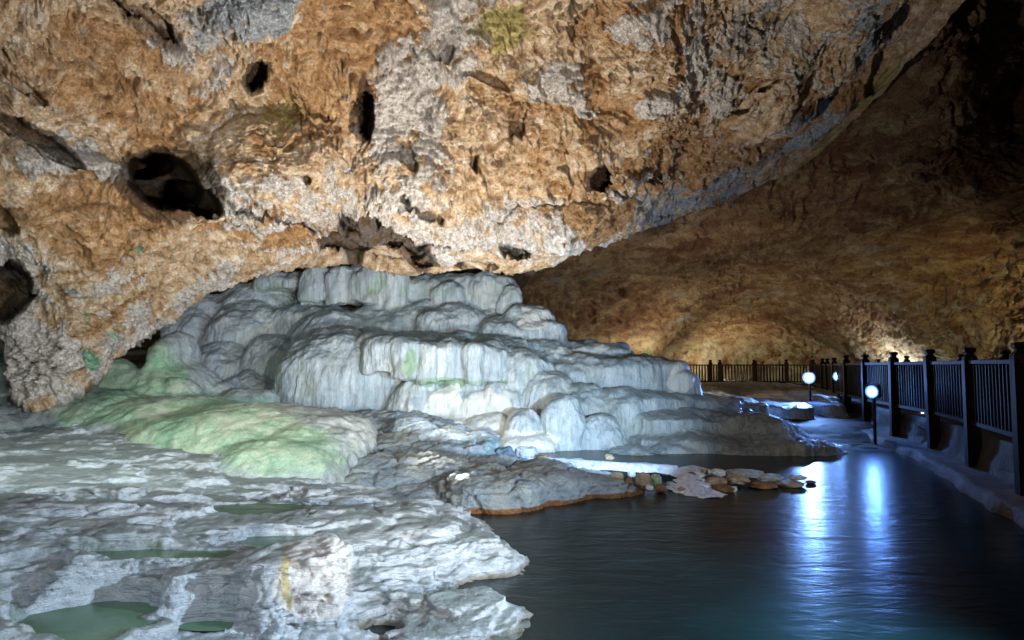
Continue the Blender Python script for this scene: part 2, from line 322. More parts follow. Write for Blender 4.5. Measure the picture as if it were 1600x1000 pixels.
# ================================================================== cave vault over the near part
def ceiling():
    lipx = [-900, -500, -150, -20, 5, 20, 40, 60, 100, 130, 180, 250, 290, 330, 400, 480, 530, 560, 600, 650, 730, 800, 860, 930, 1000, 1060, 1150, 1215, 1280, 1350, 1420, 1480, 1530, 1600, 1750, 2100]
    lipy = [720, 700, 560, 505, 520, 600, 630, 640, 622, 600, 562, 508, 480, 455, 432, 415, 404, 400, 412, 424, 416, 418, 406, 386, 362, 340, 308, 276, 236, 172, 92, 14, -55, -140, -260, -420]
    pxs = np.concatenate([np.linspace(-900, -30, 110)[:-1], np.linspace(-30, 1620, 860), np.linspace(1620, 2100, 40)[1:]])
    lip = np.interp(pxs, lipx, lipy); k = np.ones(9)/9
    lip[115:-5] = np.convolve(np.pad(lip, 4, 'edge'), k, 'valid')[115:-5]
    top = np.linspace(0, 1, 330)
    # rows: curl-back, then lip -> above the frame -> overhead
    nb = 16; rows_back = np.linspace(1, 0, nb, endpoint=False)
    nr = nb+len(top)+50; nc = len(pxs)
    PX = np.tile(pxs, (nr, 1)); PY = np.zeros((nr, nc)); back = np.zeros((nr, nc))
    tope = np.minimum(-30, lip-25)
    for i, q in enumerate(rows_back): PY[i] = lip-70*q**1.5; back[i] = q
    for i, q in enumerate(top): PY[nb+i] = lip+(tope-lip)*q
    for i, q in enumerate(np.linspace(0, 1, 51)[1:]): PY[nb+len(top)+i] = tope-1500*q**1.6
    # depth control: (px, py, Y)
    C = [(-900, 700, 3.0), (-900, 200, 2.6), (-900, -300, 1.9), (-500, 690, 4.6), (-500, 300, 4.6), (-500, -100, 3.9), (-150, 650, 7.2), (-150, 300, 6.6), (-150, -50, 5.4),
         (20, 600, 8.7), (60, 640, 8.3), (100, 560, 8.4), (20, 420, 8.0), (60, 250, 7.4), (60, 50, 6.4), (180, 562, 9.1), (250, 508, 9.8), (330, 455, 10.4), (400, 432, 10.8), (250, 400, 8.9), (200, 200, 7.8), (250, 20, 6.6),
         (480, 415, 11.2), (560, 400, 11.5), (650, 424, 11.2), (730, 416, 11.2), (800, 418, 11.3), (500, 370, 10.6), (430, 330, 9.1), (430, 250, 8.6), (430, 175, 8.5), (450, 50, 7.0), (640, 330, 9.6), (650, 180, 8.4), (650, 20, 7.2),
         (860, 406, 11.4), (930, 386, 11.7), (1000, 362, 12.6), (850, 300, 9.9), (850, 150, 8.6), (850, 10, 7.5), (1060, 340, 13.4), (1150, 310, 14.2), (1060, 270, 11.2), (1050, 120, 9.2), (1050, 0, 8.0),
         (1215, 276, 14.3), (1215, 180, 11.0), (1230, 20, 8.8), (1280, 236, 14.0), (1350, 172, 12.8), (1350, 60, 9.8), (1420, 92, 11.4), (1480, 14, 10.2), (1430, -40, 8.6), (1600, -140, 9), (1750, -260, 7.5), (2100, -420, 5),
         (200, -300, 4.6), (650, -300, 5.0), (1050, -300, 5.6), (1500, -300, 6.6), (0, -1200, 1.9), (700, -1200, 2.0), (1500, -1200, 2.4), (-900, -1200, 1.2), (2100, -1200, 2.0)]
    C = np.array(C, float)
    px, py = PX.ravel(), PY.ravel()
    lg = tps(C[:, :2]/1000, np.log(C[:, 2]), np.c_[px, py]/1000, 1e-3)
    Y = np.exp(np.clip(lg, math.log(1.0), math.log(24)))
    Y = Y+back.ravel()**1.1*np.where(px > 980, 1.2, 4.0)
    P0 = wpt(px, py, Y).astype(np.float32)
    N = grid_normals(P0, nr, nc); N[(N*(P0-np.array([0, 0, EYE]))).sum(1) > 0] *= -1   # towards the viewer / inside
    rough = 1-.6*ss(950, 1350, px+.4*(300-py)); # the right part is smoother, streaky
    wrp = P0+.5*np.stack([fbm(P0, .9, 3, 5.), fbm(P0, .9, 3, 9.), fbm(P0, .9, 3, 13.)], 1).astype(np.float32)
    # colour patches of the stone, plus shade painted into the recesses
    n = .55*fbm(P0, 1.6, 5, 41., .6)
    wx, wy = 55*fbm(P0, 1.1, 5, 51., .6), 45*fbm(P0, 1.1, 5, 57., .6)
    def paint(lst, soft=1.1, w=1.):
        m = np.zeros(len(px))
        for cx, cy, rx, ry, rot, s in lst: m = np.maximum(m, s*ss(1.5, 1.5-soft, blob(px+wx*w, py+wy*w, cx, cy, rx, ry, rot, n*w)))
        return m
    org = paint([(540, 60, 130, 70, 0, .8), (500, 130, 80, 90, 20, .8), (170, 110, 130, 90, 30, .6), (80, 120, 90, 60, 30, .5), (250, 200, 80, 60, 0, .6), (440, 240, 70, 45, 20, .55), (200, 330, 140, 42, 5, .9), (420, 365, 150, 30, 0, .8), (160, 385, 70, 40, 0, .9),
                 (1060, 250, 110, 50, -15, .9), (960, 170, 90, 60, 0, .7), (1060, 60, 60, 70, 0, .8), (940, 330, 100, 45, -10, .85), (1140, 130, 26, 46, 10, .8), (1230, 190, 120, 32, -42, .9), (490, 160, 55, 16, 32, .9), (970, 30, 60, 40, 0, .7), (870, 260, 60, 60, 0, .5), (185, 492, 18, 24, 20, 1.4), (230, 460, 40, 14, -20, .6), (1330, 120, 80, 40, -40, .8), (800, 250, 60, 40, 0, .35), (640, 380, 70, 20, 15, .8), (50, 330, 80, 40, 20, .5), (300, 120, 40, 60, 0, .3), (810, 160, 50, 70, 0, .5), (590, 170, 30, 50, 0, .6), (860, 350, 60, 30, 0, .3)])
    pale = paint([(560, 320, 130, 30, 0, .55), (820, 330, 90, 40, 0, .5), (470, 290, 60, 30, 0, .45), (640, 160, 50, 100, 0, .75), (700, 90, 60, 90, 0, .6), (300, 80, 70, 60, 30, .5), (130, 268, 120, 22, 8, .9), (630, 300, 110, 55, 0, .45), (720, 355, 130, 50, 0, .6), (890, 130, 50, 26, 0, .7), (1010, 40, 50, 40, 0, .5), (1100, 100, 60, 90, 15, .6), (1040, 150, 60, 26, -30, .6), (1000, 276, 34, 14, 0, 1.2), (60, 560, 90, 70, -30, .9), (20, 420, 50, 40, 0, .7), (270, 490, 130, 22, -35, .8), (350, 300, 30, 70, -30, .6), (430, 335, 120, 14, 12, .6), (120, 440, 80, 40, -20, .4), (150, 600, 80, 30, -40, .5), (900, 385, 80, 25, 0, .6), (480, 400, 120, 14, 0, .5), (1240, 70, 60, 60, 0, .45)])
    dark = paint([(268, 292, 80, 60, 12, 1.), (402, 128, 18, 30, 10, .9), (572, 165, 16, 50, -5, .9), (600, 362, 80, 26, 22, .9), (650, 398, 40, 18, 20, .8), (5, 460, 42, 56, 30, .9), (60, 225, 80, 14, 28, .7), (230, 40, 90, 18, 48, .6), (930, 268, 22, 22, 0, .9), (700, 75, 20, 20, 0, .5), (540, 385, 42, 20, 8, .9)], .7, .25)  # recess shade painted dark brown in and around each hollow
    gr = paint([(135, 562, 13, 17, 0, 1.1), (138, 492, 8, 14, 0, .7), (216, 394, 11, 8, 0, .7), (174, 524, 7, 8, 0, .7), (256, 378, 9, 6, 0, .5), (100, 478, 8, 8, 0, .5)], .8, .15)
    blue = paint([(400, 15, 80, 30, -15, 1.), (330, 60, 60, 50, 30, .55), (1355, 50, 30, 90, 15, .8), (1250, 200, 90, 16, -38, .9), (1080, 310, 140, 16, -32, .8), (1170, 260, 120, 14, -34, .7), (1180, 60, 30, 60, 0, .5), (700, 60, 40, 60, 0, .45), (950, 390, 70, 14, -20, .5), (1400, 330, 90, 40, 0, .3), (1110, 220, 30, 40, 0, .4), (100, 90, 60, 30, 25, .4)])
    och = paint([(815, 40, 70, 45, 0, .6), (600, 30, 60, 40, 0, .3), (430, 180, 60, 20, 0, .5), (1400, 200, 130, 80, -30, .5)])
    hi = fbm(P0, 4., 5, 71., .65)
    org = ss(.08, .80, org+.34*hi); pale = ss(.18, .66, pale+.42*hi); blue *= 1.
    d = .42*fbm(P0, .45, 3, 1.)+rough*(.05*ss(.35,.65,pale)-.04*org)
    gran = (.45+.9*np.clip(pale+.35*fbm(P0, .8, 3, 77.), 0, 1)-.2*org)
    pl = fbm(wrp, (.9, .9, 1.4), 3, 3.)*2.6
    d += .085*rough*(terr(pl, .25)-pl*.6)                     # broken plates with small scarps
    pl2 = fbm(wrp, 2.6, 3, 8.)*2.5
    d += .04*rough*(terr(pl2, .25)-pl2*.5)
    d += rough*(.06*ridged(wrp, 1.3, 3, 2.)+gran*(.032*fbm(P0, 5, 4, 6., .6)+.018*fbm(P0, 17, 3, 7., .7)))
    f1, f2, cid = worley(wrp, 3.2, 2.)
    d += gran*(.04*rough*(.6-f1)+.02*rough*cid)
    d -= .10*ss(.022, 0, np.abs(fbm(wrp, (.75, .75, 1.1), 4, 91.)))*(.4+.6*rough)*ss(-.1, .3, fbm(P0, .5, 2, 95.))+.05*ss(.03, 0, np.abs(fbm(wrp, 1.9, 3, 97.)))*rough
    d -= .02*rough*ss(.08, .0, f2-f1)                          # cracks
    hole = fbm(wrp, 3.0, 3, 31.); d -= .14*rough*ss(.5, .66, hole)
    hole2 = fbm(wrp, 7.0, 2, 37.); d -= .06*rough*ss(.45, .6, hole2)
    # streaks along the diagonal on the right
    ca, sa = math.cos(R(-38)), math.sin(R(-38))
    sx = (px*ca+py*sa)/1000; sy = (-px*sa+py*ca)/1000
    sp = np.stack([sx*3, sy*22, px*0], 1)
    d += (1-rough)*.30*fbm(sp, 1., 4, 2.)+(1-rough)*.05*fbm(P0, 4, 4, 6.)
    nz = .28*fbm(P0, 2.2, 4, 21.)
    push = np.zeros(len(px))
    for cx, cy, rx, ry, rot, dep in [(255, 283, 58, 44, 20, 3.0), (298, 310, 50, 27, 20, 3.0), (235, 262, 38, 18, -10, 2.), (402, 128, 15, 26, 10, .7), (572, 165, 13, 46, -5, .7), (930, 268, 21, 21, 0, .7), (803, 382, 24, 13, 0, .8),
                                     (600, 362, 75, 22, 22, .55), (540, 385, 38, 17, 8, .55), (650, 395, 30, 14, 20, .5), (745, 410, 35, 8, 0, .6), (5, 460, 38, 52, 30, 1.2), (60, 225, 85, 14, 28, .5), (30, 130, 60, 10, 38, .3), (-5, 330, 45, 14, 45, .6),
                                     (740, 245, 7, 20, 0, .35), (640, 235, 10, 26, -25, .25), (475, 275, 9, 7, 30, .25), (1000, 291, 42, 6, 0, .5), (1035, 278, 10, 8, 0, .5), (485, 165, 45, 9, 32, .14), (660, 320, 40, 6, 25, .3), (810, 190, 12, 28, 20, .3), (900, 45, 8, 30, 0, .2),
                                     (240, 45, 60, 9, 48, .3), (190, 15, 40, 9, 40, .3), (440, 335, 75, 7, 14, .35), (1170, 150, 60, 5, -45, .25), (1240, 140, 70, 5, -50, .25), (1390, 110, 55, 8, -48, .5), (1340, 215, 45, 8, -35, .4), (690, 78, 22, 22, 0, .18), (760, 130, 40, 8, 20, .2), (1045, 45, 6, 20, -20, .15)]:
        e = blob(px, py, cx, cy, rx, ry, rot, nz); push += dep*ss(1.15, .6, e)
    for cx, cy, rx, ry, rot, dep in [(440, 262, 120, 82, 18, .42), (860, 350, 90, 45, -10, .35), (1000, 278, 34, 12, 0, .22), (620, 290, 90, 60, 0, .2), (130, 375, 110, 50, 0, .2), (110, 260, 110, 22, 10, .25), (390, 30, 80, 34, -15, .15), (350, 390, 150, 36, 5, .22), (690, 392, 80, 16, 0, .22)]:
        e = blob(px, py, cx, cy, rx, ry, rot, nz*.6); push -= dep*np.sqrt(np.clip(1-e, 0, 1))
    d = d*(.45+.55*ss(0, 45, np.tile(lip, nr)-py))
    P = P0+N*(d*ss(0, .25, 1-back.ravel()*.8))[:, None].astype(np.float32)
    ray = P0-np.array([0, 0, EYE]); ray /= np.linalg.norm(ray, axis=1)[:, None]
    inside = (back.ravel() < .5)
    P = P+ray*(push*inside)[:, None]
    pass
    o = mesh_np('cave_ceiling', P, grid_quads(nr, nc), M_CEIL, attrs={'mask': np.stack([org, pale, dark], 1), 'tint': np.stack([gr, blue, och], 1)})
    return tag(o, kind='structure', label='orange and pale pitted rock vault over the cascade', cat='cave ceiling')
ceiling()

# ================================================================== far wall and low vault on the right
def far_wall():
    pxs = np.concatenate([np.linspace(-400, 700, 40)[:-1], np.linspace(700, 1640, 560), np.linspace(1640, 2600, 60)[1:]]); pys = np.concatenate([np.linspace(-1400, -20, 30)[:-1], np.linspace(-20, 200, 110)[:-1], np.linspace(200, 640, 260)])
    nr, nc = len(pys), len(pxs); PX, PY = np.meshgrid(pxs, pys); px, py = PX.ravel(), PY.ravel()
    C = [(-400, 640, 20), (-400, 200, 14), (400, 600, 22), (400, 300, 18), (700, 450, 20), (820, 400, 17), (900, 520, 28), (900, 440, 23), (870, 380, 18), (1000, 600, 35), (1000, 530, 31), (1000, 440, 26), (1000, 370, 18),
         (1150, 600, 38), (1150, 560, 37.5), (1150, 480, 31.5), (1150, 400, 25), (1150, 320, 17.5), (1300, 600, 36), (1300, 560, 34), (1300, 480, 27.5), (1300, 400, 23), (1300, 290, 17.2), (1300, 200, 15.2), (1450, 600, 26), (1450, 550, 25), (1450, 450, 21), (1450, 350, 18), (1450, 250, 15.8), (1400, 150, 13.8), (1450, 80, 12.4), (1500, 0, 11.6), (1540, 150, 15), (1500, -100, 9.8),
         (1600, 620, 18.5), (1600, 540, 18), (1600, 430, 17), (1600, 300, 16.5), (1590, 170, 17), (1590, 40, 15), (1800, 620, 12), (1800, 400, 12), (1800, 100, 10), (2600, 620, 6), (2600, 200, 6.5), (1000, 0, 20), (400, 0, 24), (1000, -600, 8), (400, -600, 8), (1600, -400, 7), (2600, -600, 4), (1300, -1300, 4.2), (0, -1300, 6), (2400, -1300, 3.2)]
    C = np.array(C, float)
    Y = np.exp(tps(C[:, :2]/1000, np.log(C[:, 2]), np.c_[px, py]/1000, 2e-3)); Y = np.clip(Y, 2.6, 60)
    P0 = wpt(px, py, Y).astype(np.float32); N = grid_normals(P0, nr, nc); N[(N*(P0-np.array([0, 0, EYE]))).sum(1) > 0] *= -1
    w = P0+.8*np.stack([fbm(P0, .4, 3, 5.), fbm(P0, .4, 3, 9.), fbm(P0, .4, 3, 13.)], 1).astype(np.float32)
    pl = fbm(w, (.3, .25, .8), 3, 3.)*3
    d = .6*fbm(P0, .2, 3, 1.)+.16*(terr(pl, .3)-pl*.8)+.12*ridged(w, (.7, .5, 1.2), 5, 2.)-.12*ss(.035, 0, np.abs(fbm(w, (.35, .3, .7), 3, 44.)))+.09*fbm(P0, 2.2, 4, 6., .6)+.03*fbm(P0, 8, 3, 3.)
    low = ss(500, 560, py); d += low*.35*ridged(P0, (.5, .5, .12), 3, 6.)
    P = P0+N*d[:, None].astype(np.float32)
    o = mesh_np('cave_wall', P, grid_quads(nr, nc), M_WALL)
    return tag(o, kind='structure', label='brown smooth rock wall curving behind the far fence', cat='cave wall')
far_wall()

# ================================================================== lobed travertine: lobes -> voxel union -> drapery
def lobe(cx, ty, hw, by, Y, k=.55, flare=.12, df=.8, ext=.5, lean=0, rot=0, db=None):
    seg, ring = 36, 16
    a = hw/F*Y; b = db if db else max(a*df, .25); yc = Y+b
    ztop = float(wpt(cx, ty, Y+(.45*b if k > .3 else .08))[2]); zb = float(wpt(cx, by, Y)[2])-ext
    X = float(wpt(cx, ty, Y)[0]); H = ztop-zb; cap = min(k*a*1.3, H*.6)
    pr = [(math.sin(i/8*math.pi/2), ztop-cap*(1-math.cos(i/8*math.pi/2))) for i in range(1, 9)]
    for i in range(1, 8):
        q = i/7; pr.append((1+flare*q*q, ztop-cap-(H-cap)*q))
    v = [(0, 0, ztop)]
    for r, z in pr:
        for j in range(seg):
            t = 2*math.pi*j/seg; c, s = math.cos(t), math.sin(t); n = 2.4
            e = (abs(c)**n+abs(s)**n)**(-1/n)
            v.append((a*r*c*e, b*r*s*e, z))
    v.append((0, 0, zb)); v = np.array(v)
    if rot: cr, sr = math.cos(R(rot)), math.sin(R(rot)); v[:, :2] = np.c_[v[:, 0]*cr-v[:, 1]*sr, v[:, 0]*sr+v[:, 1]*cr]
    v += np.array([X+lean, yc, 0]); f = []
    for j in range(seg): f.append((0, 1+j, 1+(j+1) % seg))
    for i in range(len(pr)-1):
        for j in range(seg):
            A, B = 1+i*seg+j, 1+i*seg+(j+1) % seg; f += [(A, A+seg, B+seg, B)]
    L = len(v)-1; o = 1+(len(pr)-1)*seg
    for j in range(seg): f.append((L, o+(j+1) % seg, o+j))
    return v, f
def union(name, lobes, vox, smooth_it=3):
    V, Fc, n = [], [], 0
    for v, f in lobes:
        V += v.tolist(); Fc += [tuple(i+n for i in q) for q in f]; n += len(v)
    me = bpy.data.meshes.new(name); me.from_pydata(V, [], Fc); me.update()
    ob = bpy.data.objects.new(name, me); COL.objects.link(ob)
    m = ob.modifiers.new('r', 'REMESH'); m.mode = 'VOXEL'; m.voxel_size = vox
    if smooth_it: s = ob.modifiers.new('s', 'SMOOTH'); s.factor = .5; s.iterations = smooth_it
    dg = bpy.context.evaluated_depsgraph_get(); e = ob.evaluated_get(dg).to_mesh()
    k = len(e.vertices); co_ = np.empty(k*3, np.float32); e.vertices.foreach_get('co', co_); no = np.empty(k*3, np.float32); e.vertex_normals.foreach_get('vector', no)
    q = np.empty(len(e.loops), np.int32); e.loops.foreach_get('vertex_index', q); lt = np.empty(len(e.polygons), np.int32); e.polygons.foreach_get('loop_total', lt)
    quads = q.reshape(-1, 4) if (lt == 4).all() else None
    assert quads is not None
    bpy.data.objects.remove(ob); bpy.data.meshes.remove(me)
    return co_.reshape(-1, 3), no.reshape(-1, 3), quads
def topix(P):
    y, z = P[:, 1], P[:, 2]-EYE; ca, sa = math.cos(PITCH), math.sin(PITCH)
    dep = y*ca+z*sa; up = -y*sa+z*ca
    return 800+F*P[:, 0]/dep, 500-F*up/dep
def cascade():
    L = []; A = L.append
    D = lambda *a, **k: A(lobe(*a, **k))
    # hidden body behind everything
    D(560, 500, 240, 690, 16.6, k=.5, df=.4, db=2.6); D(820, 560, 220, 690, 15.6, k=.3, db=2.4)
    D(660, 440, 150, 690, 17.4, k=.4, db=2.)
    # crown: uneven curtains hanging under the ceiling
    for cx, ty, hw, by, Y, k in [(440, 424, 52, 446, 17.1, .5), (492, 414, 34, 462, 16.7, .9), (530, 412, 24, 470, 16.45, 1.), (578, 402, 50, 466, 16.25, .7), (612, 410, 26, 478, 16.1, 1.1), (655, 428, 44, 462, 16.5, .5), (722, 420, 84, 468, 16.3, .35), (700, 436, 26, 476, 16.05, .9), (768, 424, 44, 474, 16.15, .7), (797, 446, 20, 484, 15.9, 1.)]:
        D(cx, ty, hw, by, Y, k=k*.7, flare=-.03, ext=.1)
    for cx, ty, hw, by, Y in [(385, 436, 80, 500, 17.3), (310, 455, 50, 500, 17.3)]: D(cx, ty, hw, by, Y, k=.6, ext=.4)
    # second row: long low shelves
    D(470, 468, 90, 520, 16.6, k=.3); D(520, 478, 84, 540, 15.5, k=.6, df=.9); D(660, 460, 178, 525, 15.7, k=.3, db=1.3, flare=.04); D(700, 474, 60, 522, 15.3, k=.5, flare=.2)
    D(825, 472, 46, 530, 15.3, k=.6, flare=.25); D(800, 492, 66, 532, 15.0, k=.35, flare=.15); D(858, 498, 30, 538, 15.0, k=.5, flare=.5); D(880, 528, 66, 548, 14.9, k=.2, flare=.3); D(935, 537, 50, 557, 14.9, k=.15, flare=.4); D(968, 546, 26, 562, 14.8, k=.15)
    # left lobes, broad and shaded
    D(285, 482, 48, 570, 16.8, k=.8, flare=.3); D(370, 466, 82, 560, 16.4, k=.8, df=1., flare=.15); D(330, 530, 84, 650, 15.6, k=.8, df=1., flare=.1); D(418, 520, 60, 650, 15.6, k=.9, flare=.2); D(268, 556, 40, 650, 15.5, k=1.); D(375, 580, 56, 660, 15.0, k=.9, flare=.3)
    # big central forms
    D(508, 508, 104, 645, 13.7, k=.9, flare=.08, df=.95); D(585, 514, 70, 645, 13.9, k=.8, flare=.1); D(455, 585, 40, 650, 13.95, k=1.1)
    D(668, 515, 150, 600, 13.95, k=.25, db=1.3); D(770, 520, 80, 600, 14.1, k=.3, db=1.3)
    for cx, ty, hw, by, dy in [(594, 528, 34, 584, .1), (634, 526, 30, 592, 0), (668, 532, 18, 602, -.05), (700, 528, 34, 596, .05), (738, 534, 20, 604, -.05), (765, 534, 32, 594, .12)]:
        D(cx, ty, hw, by, 13.38+dy, k=.45, flare=-.04, ext=0, df=1.1)
    for cx, ty, hw, by in [(655, 590, 56, 676), (728, 588, 62, 680), (785, 596, 40, 668)]:
        D(cx, ty, hw, by, 13.35, k=.8, flare=.5, df=.7)
    D(815, 540, 60, 645, 13.5, k=.9, flare=.1, df=.9); D(850, 528, 70, 600, 14.2, k=.6); D(858, 580, 48, 665, 13.2, k=1., flare=.1)
    D(905, 546, 70, 650, 13.9, k=.5, flare=.15); D(972, 552, 112, 635, 13.85, k=.16, db=1.5, flare=.04); D(1056, 562, 30, 612, 13.95, k=.25, flare=.4, db=1.2); D(1075, 580, 24, 620, 13.8, k=.4, flare=.5)
    D(915, 600, 54, 694, 12.95, k=.9, flare=.3, df=1.); D(968, 608, 56, 694, 12.95, k=.7, flare=.25)
    # eggs and skirts at the foot
    D(816, 639, 34, 680, 12.2, k=1.1, df=1.); D(879, 621, 38, 702, 12.25, k=1.2, df=1.); D(760, 650, 60, 692, 12.6, k=.8, flare=.3); D(690, 646, 70, 692, 12.85, k=.7, flare=.3); D(625, 652, 60, 690, 12.9, k=.6, flare=.3); D(735, 664, 66, 692, 12.3, k=.6, flare=.3); D(822, 674, 62, 707, 11.95, k=.45, flare=.2)
    D(942, 648, 46, 702, 12.3, k=1., flare=.2)
    # flat stepped walls on the right
    D(1015, 616, 112, 650, 13.2, k=.08, db=1.3, flare=.03); D(1110, 622, 60, 650, 13.4, k=.1, flare=.3)
    D(1105, 645, 128, 690, 12.5, k=.07, db=1.3, flare=.03); D(1215, 655, 50, 690, 12.3, k=.3, flare=.4)
    D(1125, 680, 125, 722, 11.9, k=.08, db=1.2, flare=.03); D(1240, 688, 95, 722, 11.6, k=.12, db=1.0, flare=.15); D(1180, 696, 60, 728, 11.45, k=.4, flare=.1); D(1060, 690, 40, 715, 11.8, k=.4)
    D(1285, 690, 60, 716, 11.6, k=.5, flare=.6)
    D(1000, 703, 60, 720, 11.6, k=.2); D(1150, 714, 190, 726, 11.5, k=.1, db=.9)
    # extra small scallops on the faces
    rr = random.Random(3)
    for i in range(0):
        cx = rr.uniform(420, 1000); ty = rr.uniform(530, 660); base = 14.4-(ty-530)/130*2.2
        D(cx, ty, rr.uniform(14, 30), ty+rr.uniform(30, 60), base-rr.uniform(-.1, .25), k=.9, flare=.1, df=1.1, ext=.2)
    co_, no, q = union('travertine_cascade', L, .032, 6)
    px, py = topix(co_)
    vert = np.sqrt(np.clip(1-no[:, 2]**2, 0, 1)); up = ss(.5, .9, no[:, 2])
    f1, f2, cid = worley(co_+.12*np.stack([pn(co_, 1.5, 3.), pn(co_, 1.5, 6.), pn(co_, 1., 9.)], 1), (2.0, 2.0, 1.15), 4.)
    d = .08*vert*(.55-f1)+.012*vert*(cid-.5)
    d += .024*vert*fbm(co_, (4, 4, .4), 3, 2.)+.022*vert*ridged(co_+.08*np.stack([pn(co_, 2., 3.), pn(co_, 2., 6.), pn(co_, 2., 9.)], 1), (8, 8, .7), 3, 5.)+.012*vert*fbm(co_, (20, 20, 1.6), 2, 15.)
    d += .10*fbm(co_, (.9, .9, .7), 3, 8.)+.07*fbm(co_, (2.2, 2.2, 1.6), 3, 18.)+.010*fbm(co_, 7, 3, 4.)+up*.008*fbm(co_, 12, 3, 9.)
    icy = ss(960, 1100, px)*ss(1.1, .7, blob(px, py, 1250, 660, 160, 70, 22))
    d += icy*.07*ridged(co_, 7., 3, 7.)
    co_ = co_+no*d[:, None]
    n = .7*fbm(co_, (3, 3, 1.8), 4, 3.)
    def paint(lst):
        m = np.zeros(len(px))
        for cx, cy, rx, ry, s in lst: m = np.maximum(m, s*ss(1.2, .4, blob(px, py, cx, cy, rx, ry, 0, n)))
        return m
    gr = paint([(642, 570, 12, 32, 1.), (700, 598, 90, 8, .9), (450, 478, 55, 26, .55), (430, 590, 26, 60, .45), (585, 445, 22, 20, .6), (660, 455, 60, 14, .5), (420, 450, 40, 14, .6), (900, 615, 24, 30, .5), (830, 590, 20, 30, .45), (700, 445, 100, 20, .35), (1150, 700, 120, 30, .22), (970, 640, 60, 40, .3)])
    wh = paint([(720, 640, 110, 40, .8), (700, 560, 60, 30, .4), (1066, 590, 28, 28, 1.1), (835, 495, 30, 24, .9), (920, 545, 50, 8, .8), (800, 690, 100, 20, .7), (1120, 615, 40, 14, .8), (1215, 650, 30, 12, .8), (1280, 680, 70, 16, .5), (780, 440, 40, 20, .4), (1000, 580, 60, 20, .3)])
    br = paint([(1010, 697, 30, 8, .5), (960, 716, 80, 6, .8), (1200, 738, 130, 8, .6), (590, 462, 14, 12, .5), (480, 650, 40, 8, .6), (1050, 640, 50, 6, .4)])
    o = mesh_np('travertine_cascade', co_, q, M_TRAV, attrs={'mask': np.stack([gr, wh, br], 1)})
    tag(o, kind='structure', label='pale blue white flowstone cascade of domes curtains and stepped basins', cat='flowstone')
    # low terraces beyond on the right
    L = []
    for cx, ty, hw, by, Y in [(1150, 602, 90, 612, 24), (1250, 606, 80, 612, 23), (1190, 614, 60, 622, 20), (1180, 598, 130, 610, 27), (1110, 606, 50, 616, 21), (1230, 611, 70, 620, 20.5), (1300, 612, 40, 622, 20), (1130, 612, 30, 620, 19), (1270, 618, 66, 630, 18), (1210, 626, 50, 636, 17), (1160, 622, 34, 634, 16.4), (1310, 630, 30, 638, 16.5), (1255, 633, 36, 640, 16), (1190, 632, 26, 642, 15.4)]:
        L.append(lobe(cx, ty, hw, by, Y, k=.1, db=1.4, flare=.15, ext=.5))
    co_, no, q = union('far_terraces', L, .05, 2)
    co_ = co_+no*(.06*fbm(co_, 2.5, 4, 8.)+.05*ridged(co_, 5, 3, 2.))[:, None]
    px, py = topix(co_); n = .3*fbm(co_, 1.8, 3, 3.)
    wh = np.clip(ss(1.2, .4, blob(px, py, 1230, 622, 110, 14, 0, n))*1.1, 0, 1)
    o = mesh_np('far_terrace', co_, q, M_TRAV, attrs={'mask': np.stack([px*0, wh, px*0], 1)})
    tag(o, kind='structure', label='low white terraces between the cascade and the walkway', cat='flowstone terrace')
cascade()

